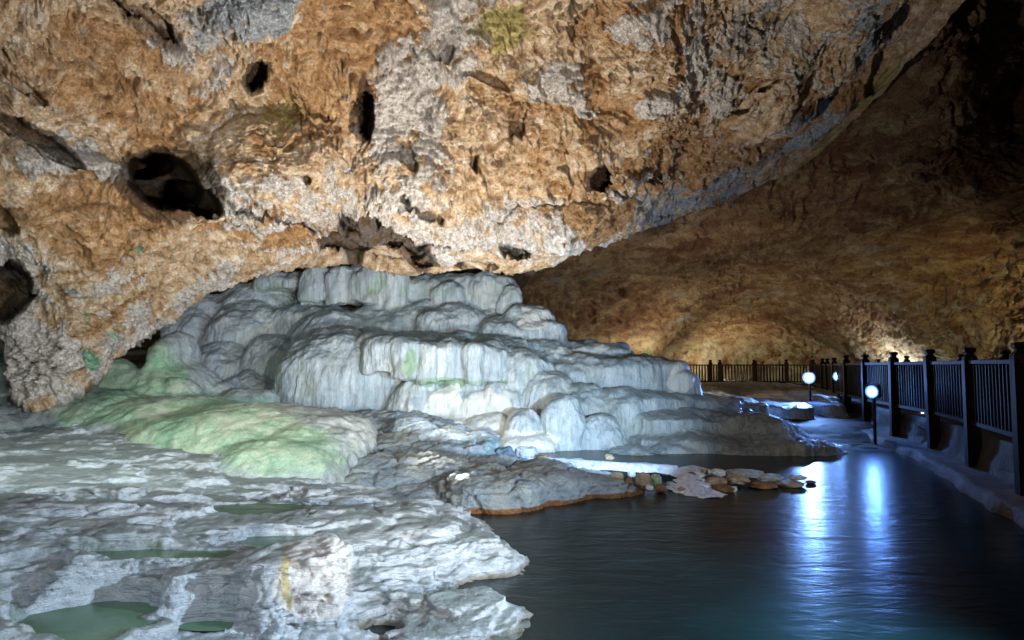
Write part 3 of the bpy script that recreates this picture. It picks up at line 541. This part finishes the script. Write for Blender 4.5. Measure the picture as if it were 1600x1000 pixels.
# ================================================================== foreground terraces
def foreground():
    pxs = np.concatenate([np.linspace(-700, -20, 80)[:-1], np.linspace(-20, 860, 660)]); q = np.linspace(1/2.2, 1/12.5, 620); Ys = 1/q
    nr, nc = len(Ys), len(pxs); PXg, Yg = np.meshgrid(pxs, Ys); X = ((PXg-800)/F*Yg).ravel(); Y = Yg.ravel()
    C = [(-600, 700, .9), (-300, 690, .75), (0, 680, .62), (150, 680, .62), (250, 700, .55), (330, 745, .4), (420, 760, .32), (520, 768, .2), (620, 775, .12), (690, 790, .08), (-300, 850, .7), (-300, 1100, .5),
         (0, 780, .52), (150, 785, .5), (300, 795, .42), (450, 797, .35), (600, 800, .25), (690, 815, .17), (760, 840, .10), (0, 870, .42), (130, 880, .42), (300, 862, .40), (380, 842, .38), (480, 830, .36), (600, 850, .26), (700, 870, .17), (780, 885, .08),
         (620, 930, .14), (700, 930, .10), (740, 925, .07), (520, 990, .06), (580, 985, .03), (650, 975, .04), (200, 950, .20), (60, 960, .18), (250, 1000, .12), (0, 940, .33), (0, 1050, .26), (350, 1000, .10), (430, 1005, .08), (200, 1200, .05), (500, 1200, -.05),
         (600, 1020, -.14), (700, 985, -.14), (770, 960, -.2), (840, 900, -.2), (835, 850, -.2), (790, 815, -.2), (745, 795, -.15), (860, 1200, -.3), (900, 700, -.5)]
    C = np.array(C, float); cy = np.array([yat(p, z) for _, p, z in C]); cx = (C[:, 0]-800)/F*cy
    for xx, yy, zz in [(-9, 12, 1.), (-5, 12, .55), (-2, 11, .0), (0, 11, -.3), (0, 8.4, -.3)]: cx = np.r_[cx, xx]; cy = np.r_[cy, yy]; C = np.r_[C, [[0, 0, zz]]]
    zb = tps(np.c_[cx, cy], C[:, 2], np.c_[X, Y], 2e-2); zb = np.clip(zb, -.5, 1.3)
    p = np.stack([X, Y, 0*X], 1).astype(np.float32)
    py0 = topix(np.stack([X, Y, zb], 1)); px, py = py0
    # block with a bright broken face
    e = ss(0, 1, (px-110)/60)*ss(545, 520, px+8*fbm(p, 6, 2, 3.))
    edge = np.interp(px, [0, 130, 250, 420, 545], [3.9, 3.85, 3.75, 3.62, 3.72])+.06*fbm(p, 3., 3, 1.)
    back = edge+.45
    blk = e*ss(edge-.05, edge+.03, Y)*(1-ss(back, back+.5, Y))
    zb = zb+blk*np.clip(np.interp(px, [120, 200, 300, 400, 540], [.24, .29, .36, .43, .47])-zb, 0, .5)
    low = ss(240, 420, px)*e*ss(edge+.0, edge-.05, Y)*ss(2.9, 3.4, Y); zb = zb-low*np.clip(zb-.07, 0, .5)
    land = ss(-.12, .05, zb)
    w = p+.35*np.stack([fbm(p, 1.1, 4, 4.), fbm(p, 1.1, 4, 7.), 0*X], 1).astype(np.float32)
    q0 = zb+.13*fbm(w, (.38, 1.5, 1), 4, 2.)*(1-.6*blk)+.03*fbm(p, (2., 5, 1), 3, 8.)
    def tz(h, k): return terr(q0/h+.5, k)*h
    fl = ss(-.25, .3, fbm(p, (.5, 1.2, 1), 3, 61.))
    z1 = .55*tz(.085, .16)+.45*tz(.034, .25)
    z = zb+(z1-zb)*land*(.55+.45*fl)
    bl = ridged(p, (5, 8, 1), 4, 6.); z += land*(.016*bl)*(1.15-.6*fl)
    # still basins
    nz = .9*fbm(p, (2.2, 5, 1), 4, 9.); m = np.zeros(len(X)); zz = z.copy(); ponds = []
    for cx_, cy_, rx, ry, rot, lab in PONDS:
        k = np.argmin((px-cx_)**2+(py-cy_)**2); Yc, Xc = Y[k], X[k]
        rX = rx/F*Yc; lv = float(zb[k]); rY = abs(yat(cy_-ry, lv)-yat(cy_+ry, lv))/2
        e = ((X-Xc)/rX)**2+((Y-Yc)/rY)**2+nz
        lv = float(np.percentile(z[e < 1.1], 30)) if (e < 1.1).any() else lv
        zz = np.where(e < 1.3, np.minimum(zz, lv-.035+ss(.7, 1.3, e)*.035+np.clip(zz-lv, 0, .5)*ss(.8, 1.3, e)), zz)
        rim = ss(1.1, 1.3, e)*ss(2.1, 1.5, e); zz = np.maximum(zz, np.where(rim > .02, lv-.03+.045*rim, -9))
        m = np.maximum(m, .22*ss(1.6, 1., e)); ponds.append((e, lv, lab))
    z = zz
    P = np.stack([X, Y, z], 1)
    # close it into a solid, remesh it evenly, then break the surface up in 3-D
    st = 2; Pg = P.reshape(nr, nc, 3); Pc = Pg[::st, ::st]; r_, c_ = Pc.shape[:2]; Bt = Pc.copy(); Bt[..., 2] = -.55
    V = np.concatenate([Pc.reshape(-1, 3), Bt.reshape(-1, 3)]); q1 = grid_quads(r_, c_); q2 = q1[:, ::-1]+r_*c_; idx = np.arange(r_*c_).reshape(r_, c_)
    ring = np.concatenate([idx[0], idx[1:, -1], idx[-1, -2::-1], idx[-2:0:-1, 0]]); nx_ = np.roll(ring, -1); side = np.stack([ring, ring+r_*c_, nx_+r_*c_, nx_], 1)
    co_, no, q = union('fore', [(V, [tuple(x) for x in np.concatenate([q1, q2, side]).tolist()])], .017, 1)
    if no[np.argmax(co_[:, 2]), 2] < 0: no = -no
    # drop what is under the water or outside
    qx, qy = topix(co_); keepv = (co_[:, 2] > -.3); kq = keepv[q].all(1); q = q[kq]; used = np.unique(q); mp = np.zeros(len(co_), np.int64); mp[used] = np.arange(len(used)); co_, no, q = co_[used], no[used], mp[q]
    steep = ss(.95, .55, no[:, 2]); inp = np.zeros(len(co_))
    # basin mask at the new vertices (nearest grid sample)
    gj = np.clip(np.searchsorted(pxs, co_[:, 0]/co_[:, 1]*F+800), 0, nc-1); gi = np.clip(np.searchsorted(Ys, co_[:, 1]), 0, nr-1); gk = gi*nc+gj
    for e, lv, lab in ponds: inp = np.maximum(inp, ss(1.5, 1.0, e[gk]))
    big = co_+.10*np.stack([fbm(co_, 2.5, 3, 3.), fbm(co_, 2.5, 3, 6.), fbm(co_, 2.5, 3, 9.)], 1)
    dd = .034*fbm(big, (1.4, 1.4, 15), 3, 21.)+.014*terr(fbm(big, (.9, .9, 18), 2, 31.)*3, .2)
    f1, f2, cid = worley(big, (4.5, 4.5, 8), 4.); dd += .03*steep*(cid-.5)-.018*ss(.08, 0, f2-f1)
    dd += .009*fbm(co_, 14, 3, 25., .6)
    co_ = co_+no*(dd*(.30+.70*steep)*(1-.9*inp))[:, None]
    P0g, px0, py0_ = P, px, py; P = co_; p = co_.copy(); m = m[gk]
    px, py = topix(P); n = .35*fbm(p, 2.5, 3, 3.)
    gr = np.clip(m+.35*ss(.35, .7, fbm(p, (.7, 1.6, 1), 3, 33.)), 0, 1)
    wh = .9*ss(1.3, .5, blob(px, py, 490, 905, 66, 70, 0, n))+.45*ss(1.2, .4, blob(px, py, 610, 838, 110, 14, -8, n))
    ye = .8*ss(1.6, .1, blob(px+7*fbm(P, 6, 4, 4.), py, 446, 900, 9, 66, -2, n*.8))+.5*ss(1.1, .4, blob(px, py, 58, 916, 14, 5, 0, n))
    Q = grid_quads(nr, nc)
    o = mesh_np('rock_terrace', P, q, M_FORE, attrs={'mask': np.stack([gr, wh, ye], 1)})
    tag(o, kind='structure', label='grey layered rock terraces with shallow basins', cat='rock')
    for e, lv, lab in ponds:
        sel = (e[Q] < 1.5).all(1); idx = np.unique(Q[sel]); mp = np.zeros(len(X), np.int32); mp[idx] = np.arange(len(idx))
        if len(idx) > 10:
            w_ = np.stack([X[idx], Y[idx], np.full(len(idx), lv)], 1)
            tag(mesh_np('basin_water', w_, mp[Q[sel]], M_POND), kind='structure', label=lab, cat='water')
PONDS = [(130, 972, 95, 34, 0, 'green still water in the basin below the block'), (385, 798, 90, 8, 0, 'thin green basin in the middle of the terraces'), (440, 836, 75, 8, 0, 'green basin just above the white block'),
         (240, 862, 120, 8, 0, 'long grey basin above the block'), (330, 982, 50, 8, 0, 'dark shallow basin under the block')]
foreground()

# ================================================================== moss mounds and mid slab
def mounds():
    L = [lobe(330, 640, 215, 740, 7.9, k=.25, db=1.5, flare=.25, ext=.3), lobe(200, 622, 170, 700, 8.9, k=.35, db=1.3, flare=.2, ext=.5), lobe(60, 610, 130, 700, 9.2, k=.4, db=1.3, ext=.5),
         lobe(450, 652, 95, 745, 7.8, k=.45, db=1.2, flare=.15, ext=.3), lobe(490, 668, 60, 745, 7.7, k=.7, db=1., flare=.1, ext=.3), lobe(400, 690, 110, 760, 7.2, k=.35, db=.8, flare=.3, ext=.2),
         lobe(215, 560, 75, 640, 10.8, k=.9, db=1.2, flare=.6, ext=.6), lobe(240, 520, 26, 640, 11.3, k=1.2, db=.8, flare=1.2, ext=.6), lobe(130, 560, 90, 640, 10.8, k=.8, ext=.6), lobe(0, 540, 130, 640, 11, k=.6, ext=.6), lobe(270, 585, 34, 640, 10.9, k=.9, flare=.4, ext=.6), lobe(330, 598, 30, 640, 11.9, k=.5), lobe(370, 606, 50, 640, 11.4, k=.3, flare=.3), lobe(-200, 640, 200, 740, 8, k=.5, db=2)]
    co_, no, q = union('moss_mound', L, .035, 10)
    up = no[:, 2]
    d = .09*fbm(co_, 1., 3, 8.)+.02*ridged(co_, (3, 3, 1.5), 3, 2.)+.02*fbm(co_, 8, 4, 4., .6)
    co_ = co_+no*d[:, None]; px, py = topix(co_); n = .5*fbm(co_, 1.4, 3, 3.)
    g = np.maximum.reduce([ss(1.5, .2, blob(px, py, 350, 680, 195, 66, 10, n)), ss(1.3, .5, blob(px, py, 215, 580, 85, 55, 0, n)), .9*ss(1.3, .5, blob(px, py, 170, 640, 110, 30, 0, n)), .7*ss(1.2, .5, blob(px, py, 10, 540, 40, 50, 0, n))])
    o = mesh_np('moss_mound', co_, q, M_MOSS, attrs={'mask': np.stack([g, g, g], 1)})
    tag(o, kind='structure', label='rounded mound covered in bright green moss', cat='mossy rock')
mounds()
def slab():
    L = [lobe(560, 652, 140, 690, 10.6, k=.12, db=1., ext=.5), lobe(640, 655, 45, 690, 10.2, k=.4, ext=.5), lobe(640, 668, 90, 695, 10., k=.15, db=.8, ext=.5),
         lobe(660, 684, 115, 725, 9.1, k=.1, db=.9, ext=.4, flare=.06), lobe(560, 690, 80, 725, 9.2, k=.15, db=.9, ext=.4), lobe(745, 692, 30, 725, 9.4, k=.4, ext=.4),
         lobe(650, 722, 120, 775, 7.9, k=.12, db=.9, ext=.3, flare=.15), lobe(580, 728, 100, 780, 7.7, k=.3, db=.8, flare=.2), lobe(770, 726, 70, 760, 8.3, k=.2, db=.7), lobe(715, 735, 60, 790, 7.6, k=.4, db=.6, flare=.2),
         lobe(770, 745, 95, 800, 7.05, k=.25, db=.8, flare=.05, ext=.4), lobe(850, 742, 90, 790, 7.5, k=.2, db=.8, ext=.4), lobe(930, 744, 76, 782, 7.85, k=.3, db=.6, ext=.4), lobe(975, 752, 44, 774, 8.1, k=.35, db=.5, ext=.4), lobe(640, 770, 90, 800, 7.2, k=.4, ext=.3), lobe(890, 738, 50, 770, 8.2, k=.3, ext=.4)]
    co_, no, q = union('slab', L, .026, 4)
    f1, f2, cid = worley(co_, (1.5, 1.5, 2.), 4.)
    d = .07*(.5-f1)-.05*ss(.08, 0, f2-f1)+.08*fbm(co_, 1.3, 3, 8.)+.045*ridged(co_, (4, 4, 7), 4, 2.)+.015*fbm(co_, 18, 3, 4., .6)
    co_ = co_+no*d[:, None]
    o = mesh_np('rock_slab', co_, q, M_SLAB)
    tag(o, kind='structure', label='stepped blue grey slab reaching into the pool with a rusty waterline', cat='rock')
slab()

# ================================================================== water, bed, ground
def sheet(name, x0, x1, y0, y1, z, mat, lab, nx=2, ny=2, f=None):
    xs, ys = np.linspace(x0, x1, nx), np.linspace(y0, y1, ny); A, B = np.meshgrid(xs, ys)
    P = np.stack([A.ravel(), B.ravel(), np.full(A.size, z)], 1)
    if f is not None: P[:, 2] = f(P)
    o = mesh_np(name, P, grid_quads(ny, nx), mat); return tag(o, kind='structure', label=lab, cat=name.replace('_', ' '))
sheet('ground', -60, 60, -20, 90, -.9, M_CONC, 'bed of the cave below the water')
sheet('pool_water', -6, 14, 1, 17, 0, M_WATER, 'dark still pool with blue lamp reflections')
def ff(P): # wet floor on the right beyond the cascade, rises to the walkway
    x, y = P[:, 0], P[:, 1]; p = P.copy(); p[:, 2] = 0
    z = -.15+.16*ss(11, 12.5, y)*ss(3.5, 5.5, x)+.25*ss(13.5, 15.5, y)+.28*ss(16, 21, y)+.06*fbm(p, (.8, 1.4, 1), 4, 3.)+.03*ridged(p, (3, 3, 1), 3, 3.)
    return z
sheet('cave_floor', 3, 30, 10.6, 60, 0, M_CONC, 'wet brown cave floor beside the walkway', 220, 380, ff)
def rapids():
    # foaming water that spills between the stones
    def strip(pts, w, n=30, m=12):
        P = []
        for i in range(n):
            t = i/(n-1)*(len(pts)-1); k = min(int(t), len(pts)-2); u = t-k
            c = np.array(pts[k])*(1-u)+np.array(pts[k+1])*u
            d_ = np.array(pts[k+1])-np.array(pts[k]); s = np.array([-d_[1], d_[0]]); s /= np.linalg.norm(s)+1e-9
            ww = w[k]*(1-u)+w[k+1]*u; jl, jr = [float(x) for x in .5*fbm(np.array([[i*.35, 1.7, .3], [i*.35, 9.1, 4.2]]), 1., 3, 2.)]
            for j in range(m): v = (j/(m-1)-.5); vj = v*(1+(jl if v < 0 else jr)*1.3); P.append((c[0]+s[0]*ww*vj, c[1]+s[1]*ww*vj, c[2]-.06*abs(v)*2))
        P = np.array(P); P[:, 2] += .010*fbm(P, (6, 6, 1), 3, 1.); return P, grid_quads(n, m)
    for nm, pts, w, lab in [('rapids', [(2.5, 9.5, .14), (2.25, 8.9, .14), (2.2, 8.4, .08), (2.3, 7.9, .012)], [.6, .42, .5, .8], 'white foaming water spilling past the small stones'),
                            ('rapids', [(-.4, 10.3, .22), (.2, 10.1, .18), (.9, 9.9, .16), (2.3, 9.6, .12)], [.6, 1.0, 1.0, .8], 'pale water running along the foot of the cascade')]:
        P, qd = strip(pts, w); tag(mesh_np(nm, P, qd, M_FOAM), kind='structure', label=lab, cat='water')
rapids()

# ================================================================== loose stones
M_ST = {'tan': mat_stone('tan_stone', (.22, .14, .08), (.50, .40, .27)), 'grey': mat_stone('grey_stone', (.20, .23, .26), (.55, .57, .58)), 'white': mat_stone('white_stone', (.45, .47, .48), (.8, .8, .78)),
        'brown': mat_stone('brown_stone', (.10, .04, .015), (.34, .18, .08)), 'blue': mat_stone('slate_stone', (.03, .05, .08), (.14, .2, .26)), 'green': mat_stone('green_stone', (.25, .32, .18), (.5, .55, .38))}
def stone(px, py, w, h, z0, kind, lab, grp, seed):
    "stone whose foot stands on z0 and is seen at (px, py); w, h in photo pixels"
    Y = yat(py, z0); a = w/F*Y/2*.88; hh = h/F*Y*.85
    bm = bmesh.new(); bmesh.ops.create_icosphere(bm, subdivisions=4, radius=1)
    v = np.array([q.co[:] for q in bm.verts]); off = seed*3.7
    nrm = v.copy(); v = np.sign(v)*np.abs(v)**.8
    dd = .22*fbm(nrm, 1.1, 2, off)+.10*terr(fbm(nrm, 1.7, 2, off+5)*4, .3)*.5+.04*fbm(nrm, 5, 3, off)
    v = v*(1+dd)[:, None]; rs = random.Random(seed); an = rs.uniform(-.5, .5)
    v = v*np.array([a, a*rs.uniform(.7, 1.), hh*.62]); c, s = math.cos(an), math.sin(an)
    v[:, :2] = np.c_[v[:, 0]*c-v[:, 1]*s*.4, v[:, 0]*s*.4+v[:, 1]*c]
    for q, k in zip(bm.verts, v): q.co = k
    me = bpy.data.meshes.new('stone'); bm.to_mesh(me); bm.free(); me.polygons.foreach_set('use_smooth', np.ones(len(me.polygons), bool)); me.materials.append(M_ST[kind])
    o = link(bpy.data.objects.new('stone', me)); o.location = ((px-800)/F*Y, Y+a*.5, z0+hh*.36)
    return tag(o, lab, 'stone', grp)
SA, SB, SC = 'loose stones at the end of the slab', 'stones of the gravel bar in the pool', 'dark rocks by the rapids'
STN = [(1045, 760, 14, 8, .03, 'grey', 'small grey stone in the white foam', SA), (1062, 768, 12, 7, .01, 'tan', 'tiny tan stone awash below the foam', SA), (940, 748, 16, 9, .13, 'grey', 'grey stone on the slab rim left of the tan stones', SA), (915, 742, 18, 9, .15, 'blue', 'dark blue stone on the slab rim', SA), (1076, 745, 16, 9, .08, 'brown', 'brown stone between the foam and the gravel bar', SB), (1088, 756, 14, 8, .04, 'grey', 'small grey stone at the foot of the gravel bar', SB), (1262, 755, 18, 5, .01, 'brown', 'last low brown stone off the end of the bar', SB),
       (962, 752, 24, 15, .12, 'tan', 'tan rounded stone, first of the row on the slab end', SA), (980, 755, 14, 10, .12, 'brown', 'small brown stone beside the tan rounded stone', SA), (1003, 758, 28, 22, .08, 'tan', 'largest tan stone of the cluster at the slab end', SA), (1022, 756, 20, 16, .08, 'green', 'pale green stone touching the white foam', SA), (1012, 765, 14, 8, .04, 'white', 'small white stone below the largest tan stone', SA), (1030, 768, 22, 11, .02, 'brown', 'amber stone lowest at the end of the slab', SA), (985, 745, 16, 10, .14, 'grey', 'small grey stone behind the tan stones', SA),
       (1120, 743, 22, 11, .10, 'white', 'blocky white stone on the near end of the gravel bar', SB), (1098, 742, 12, 10, .08, 'tan', 'small tan stone beside the blocky white stone', SB), (1118, 758, 36, 13, .03, 'tan', 'rounded tan stone at the near end of the gravel bar', SB), (1150, 755, 40, 14, .05, 'tan', 'tan flat stone in the middle of the gravel bar', SB), (1128, 769, 36, 12, 0., 'brown', 'low wet brown stone at the water edge of the bar', SB), (1165, 745, 62, 11, .09, 'grey', 'long flat bluish stone on top of the bar', SB), (1200, 751, 52, 10, .06, 'grey', 'flat grey stone next to the long bluish stone', SB), (1190, 762, 50, 8, .01, 'brown', 'orange brown slab along the edge of the bar', SB), (1232, 760, 46, 7, .01, 'tan', 'low tan stone trailing off the bar', SB), (1243, 749, 28, 7, .05, 'white', 'thin pale slab at the far tip of the bar', SB), (1142, 768, 14, 9, .0, 'white', 'tiny pale stone under the tan stones', SB),
       (787, 722, 34, 26, .16, 'blue', 'tall dark blue rock standing above the slab', SC), (765, 716, 26, 22, .2, 'blue', 'dark blue rock leaning on the stepped slab', SC), (800, 735, 24, 20, .14, 'blue', 'dark wet rock at the edge of the pale water', SC), (822, 712, 40, 16, .16, 'grey', 'pale blue rock behind the dark rocks', SC), (846, 722, 26, 12, .12, 'brown', 'brown rounded rock in the pale water', SC), (872, 735, 22, 10, .16, 'green', 'greenish pointed stone on the slab rim', SC), (950, 718, 16, 9, .1, 'tan', 'small pale stone under the brown recess', SC)]
for i, (a, b, c, d_, z0, k, lab, g) in enumerate(STN): stone(a, b, c, d_, z0, k, lab, g, i+2)

# ================================================================== walkway and fences
PATH = [(5.0, 6.0), (5.35, 7.2), (6.15, 9.2), (6.85, 11.2), (7.35, 13.2), (7.95, 15.4), (8.7, 17.8), (9.6, 20.4), (10.7, 23.2), (11.9, 26.2), (12.9, 29.3)]
PATH2 = [(12.9, 29.3), (12.5, 31.2), (11.3, 32.0), (9.8, 32.3), (7.6, 32.2)]
ZW = .62
def offs(path, d):
    out = []
    for i, p in enumerate(path):
        a = np.array(path[max(i-1, 0)]); b = np.array(path[min(i+1, len(path)-1)]); t = (b-a)/np.linalg.norm(b-a); out.append((p[0]+t[1]*d, p[1]-t[0]*d))
    return out
def box(v, f, c, sx, sy, sz, ang=0, tilt=None):
    n = len(v); ca, sa = math.cos(ang), math.sin(ang)
    for z in (-.5, .5):
        for x, y in ((-.5, -.5), (.5, -.5), (.5, .5), (-.5, .5)):
            X_, Y_ = x*sx, y*sy; v.append((c[0]+X_*ca-Y_*sa, c[1]+X_*sa+Y_*ca, c[2]+z*sz+(tilt or 0)*x))
    f += [tuple(n+i for i in q) for q in [(0, 3, 2, 1), (4, 5, 6, 7), (0, 1, 5, 4), (1, 2, 6, 5), (2, 3, 7, 6), (3, 0, 4, 7)]]
def mk(name, v, f, mat, parent=None, bevel=0):
    me = bpy.data.meshes.new(name); me.from_pydata(v, [], f); me.materials.append(mat)
    if bevel:
        bm = bmesh.new(); bm.from_mesh(me); bmesh.ops.bevel(bm, geom=bm.edges[:], offset=bevel, segments=1, affect='EDGES'); bm.to_mesh(me); bm.free()
    return link(bpy.data.objects.new(name, me), parent)
def lathe_sq(prof, ang, n=4):
    v, f = [], []
    for r, z in prof:
        for j in range(n): t = 2*math.pi*(j+.5)/n+ang; k = r*(math.sqrt(2) if n == 4 else 1); v.append((k*math.cos(t), k*math.sin(t), z))
    for i in range(len(prof)-1):
        for j in range(n): A, B = i*n+j, i*n+(j+1) % n; f.append((A, B, B+n, A+n))
    f.append(tuple(range(n))[::-1]); f.append(tuple(range((len(prof)-1)*n, len(prof)*n))); return v, f
POSTP = [(.08, -1.1), (.08, .98), (.072, 1.03), (.045, 1.06), (.04, 1.085), (.062, 1.10), (.068, 1.125), (.062, 1.15), (.03, 1.16)]
def fence(path, lab, maxb=96, railz=.93, step=.135):
    root = bpy.data.objects.new('wooden_fence', None); link(root); root.location = (path[0][0], path[0][1], ZW); o0 = Vector(root.location)
    tag(root, lab, 'fence')
    pm = None; spots = []
    for i, p in enumerate(path):
        a = np.array(path[max(i-1, 0)]); b = np.array(path[min(i+1, len(path)-1)]); ang = math.atan2(*(b-a)[::-1])
        v, f = lathe_sq(POSTP, 0)
        if pm is None:
            o = mk('post', v, f, M_WOOD, root); pm = o
        else: o = pm.copy(); link(o, root)
        o.location = (p[0]-o0.x, p[1]-o0.y, random.uniform(-.03, .03)); o.rotation_euler = (random.uniform(-.012, .012), random.uniform(-.012, .012), ang)
    bmesh_ = None
    for i in range(len(path)-1):
        a, b = np.array(path[i]), np.array(path[i+1]); L = np.linalg.norm(b-a); ang = math.atan2(*(b-a)[::-1]); m = (a+b)/2
        for z, h, w in ((railz, .055, .085), (.13, .06, .05)):
            v, f = [], []; box(v, f, (0, 0, 0), L-.17, w, h); o = mk('rail', v, f, M_WOOD, root, .006); o.location = (m[0]-o0.x, m[1]-o0.y, z); o.rotation_euler = (0, random.uniform(-.006, .006), ang)
        n = max(2, int(L/step))
        for k in range(1, n): q = a+(b-a)*k/n; spots.append((q[0], q[1], ang))
    rest_v, rest_f = [], []
    for k, (x, y, ang) in enumerate(spots):
        if k < maxb:
            if bmesh_ is None:
                v, f = [], []; box(v, f, (0, 0, .53), .04, .04, .745); bmesh_ = mk('baluster', v, f, M_WOOD, root, .004); o = bmesh_
            else: o = bmesh_.copy(); link(o, root)
            o.location = (x-o0.x, y-o0.y, 0); o.rotation_euler = (0, 0, ang+random.uniform(-.1, .1))
        else: box(rest_v, rest_f, (x-o0.x, y-o0.y, .53), .04, .04, .745, ang)
    if rest_v: o = mk('baluster', rest_v, rest_f, M_WOOD, root); o['kind'] = 'stuff'
    return root
OUT1 = offs(PATH, 1.9); OUT2 = offs(PATH2, 1.9)
fence(PATH, 'long dark wooden fence lining the pool side of the walkway')
fence([(x, y) for x, y in OUT1], 'dark wooden fence on the wall side of the near walkway')
fence(PATH2[1:], 'far wooden fence beyond the white terraces')
fence([OUT1[-1]]+[(x, y) for x, y in OUT2[1:]], 'far wooden fence closest to the rock wall')
def walkway():
    full = PATH+PATH2[1:]; inn = offs(full, .09); out = offs(full, 2.15); pts_i, pts_o = [], []
    for k in range(len(full)-1):
        n = 8
        for j in range(n): u = j/n; pts_i.append(np.array(inn[k])*(1-u)+np.array(inn[k+1])*u); pts_o.append(np.array(out[k])*(1-u)+np.array(out[k+1])*u)
    rows = []
    for a, b in zip(pts_i, pts_o):
        d_ = (b-a)/np.linalg.norm(b-a)
        prof = [(-.52, -.6), (-.46, -.05), (-.42, .10), (-.36, .14), (-.06, .17), (-.02, .3), (0, .45), (0, ZW-.1), (0, ZW-.01), (.02, ZW), (.5, ZW), (1.1, ZW), (1.8, ZW), (2.3, ZW), (2.33, ZW-.03), (2.33, .2), (2.33, -.6)]
        rows += [(a[0]+d_[0]*s, a[1]+d_[1]*s, z) for s, z in prof]
    P = np.array(rows); m = len(prof); nr = len(P)//m
    wgt = ss(.60, .3, P[:, 2]); P[:, :2] += (.12*fbm(P, 1.6, 3, 3.)*wgt)[:, None]*np.array([[1, .4]]); P[:, 2] += .01*fbm(P, 3, 3, 5.)
    tag(mesh_np('walkway', P, grid_quads(nr, m), M_CONC), kind='structure', label='raised stone walkway between the fences', cat='walkway')
walkway()

# ================================================================== floodlights in the picture
M_BLK = mat_plain('lamp_metal', (.03, .03, .035), .4, metal=.6); M_LENS = mat_plain('lamp_glass', (.9, .95, 1), .2, (.09, .28, 1), 240)
M_REF1 = mat_plain('inner_reflector_glow', (.8, .9, 1), .2, (.30, .52, 1), 2.2); M_REF2 = mat_plain('outer_reflector_glow', (.6, .7, .9), .25, (.12, .30, .9), .8)  # rings emit on their own to imitate glow fading around the lens
def flood(px, py, Y, lab, energy, tgt, size=.12, ang=92):
    p = wpt(px, py, Y); root = link(bpy.data.objects.new('floodlight', None)); root.location = (p[0], p[1], 0)
    z = p[2]; d = Vector(tgt)-Vector(p); an = math.atan2(-d.x, d.y); fwd = Vector((d.x, d.y, 0)).normalized()
    tag(root, lab, 'lamp', 'floodlights along the walkway')
    v, f = lathe_sq([(.03, -.2), (.03, z-.1), (.02, z-.08)], 0, 8); mk('pole', v, f, M_BLK, root)
    v, f = [], []; box(v, f, (0, 0, 0), .26, .12, .24); h = mk('housing', v, f, M_BLK, root, .02); h.location = (0, 0, z); h.rotation_euler = (0, 0, an)
    v, f = [], []; box(v, f, (0, .10, .135), .30, .16, .015); vz = mk('visor', v, f, M_BLK, h, .004); v, f = [], []; box(v, f, (0, -.01, -.16), .05, .05, .1); mk('bracket', v, f, M_BLK, h, .004)
    n = 32
    def disc(nm, r0, r1, y0, y1, mat):
        v = [(r0*math.cos(2*math.pi*j/n), y0, r0*math.sin(2*math.pi*j/n)) for j in range(n)]+[(r1*math.cos(2*math.pi*j/n), y1, r1*math.sin(2*math.pi*j/n)) for j in range(n)]
        return mk(nm, v, [(j, n+j, n+(j+1) % n, (j+1) % n) for j in range(n)]+([tuple(range(n))] if r0 > 0 and nm == 'lens' else []), mat, h)
    disc('lens', size*.30, size*.62, .070, .068, M_LENS); disc('reflector_glow', size*.62, size*.85, .067, .072, M_REF1); disc('reflector_glow', size*.85, size*1.1, .072, .080, M_REF2)
    s = lamp('SPOT', 'floodlight_beam', (p[0]+fwd.x*.12, p[1]+fwd.y*.12, z), tgt, energy, (.20, .42, 1), .12, ang, .7)
flood(1265, 590, 17.5, 'brightest floodlight, leftmost of the three beside the white terraces', 420, (2.0, 10, .8), .14, 115)
flood(1310, 588, 19.8, 'small floodlight between the other two, farthest up the walkway', 70, (2.5, 8, .6), .13)
flood(1365, 612, 13.2, 'lowest and nearest floodlight, in front of the fence posts', 28, (1.0, 8.5, .5), .11)
# small tube lamp and blue box seen through the fence
M_TUBE = mat_plain('tube_glass', (.9, .95, 1), .3, (.85, .93, 1), 5); M_BLUE = mat_plain('blue_paint', (.04, .16, .30), .4)
p = wpt(1441, 632, 12.9); root = link(bpy.data.objects.new('marker_lamp', None)); root.location = (p[0], p[1], ZW); tag(root, 'small upright white lamp glowing behind the fence balusters', 'lamp')
v, f = [], []; box(v, f, (0, 0, .07), .04, .03, .15); mk('tube', v, f, M_TUBE, root, .008); v, f = [], []; box(v, f, (0, .03, .06), .07, .03, .2); mk('bracket', v, f, M_BLK, root, .004)
p = wpt(1573, 622, 12.5); root = link(bpy.data.objects.new('storage_box', None)); root.location = (p[0], p[1], ZW); tag(root, 'blue box behind the fence near the right edge', 'box')
v, f = [], []; box(v, f, (0, 0, .3), .36, .26, .52); mk('body', v, f, M_BLUE, root, .015); v, f = [], []; box(v, f, (0, 0, .585), .39, .29, .045); mk('lid', v, f, M_BLUE, root, .01)
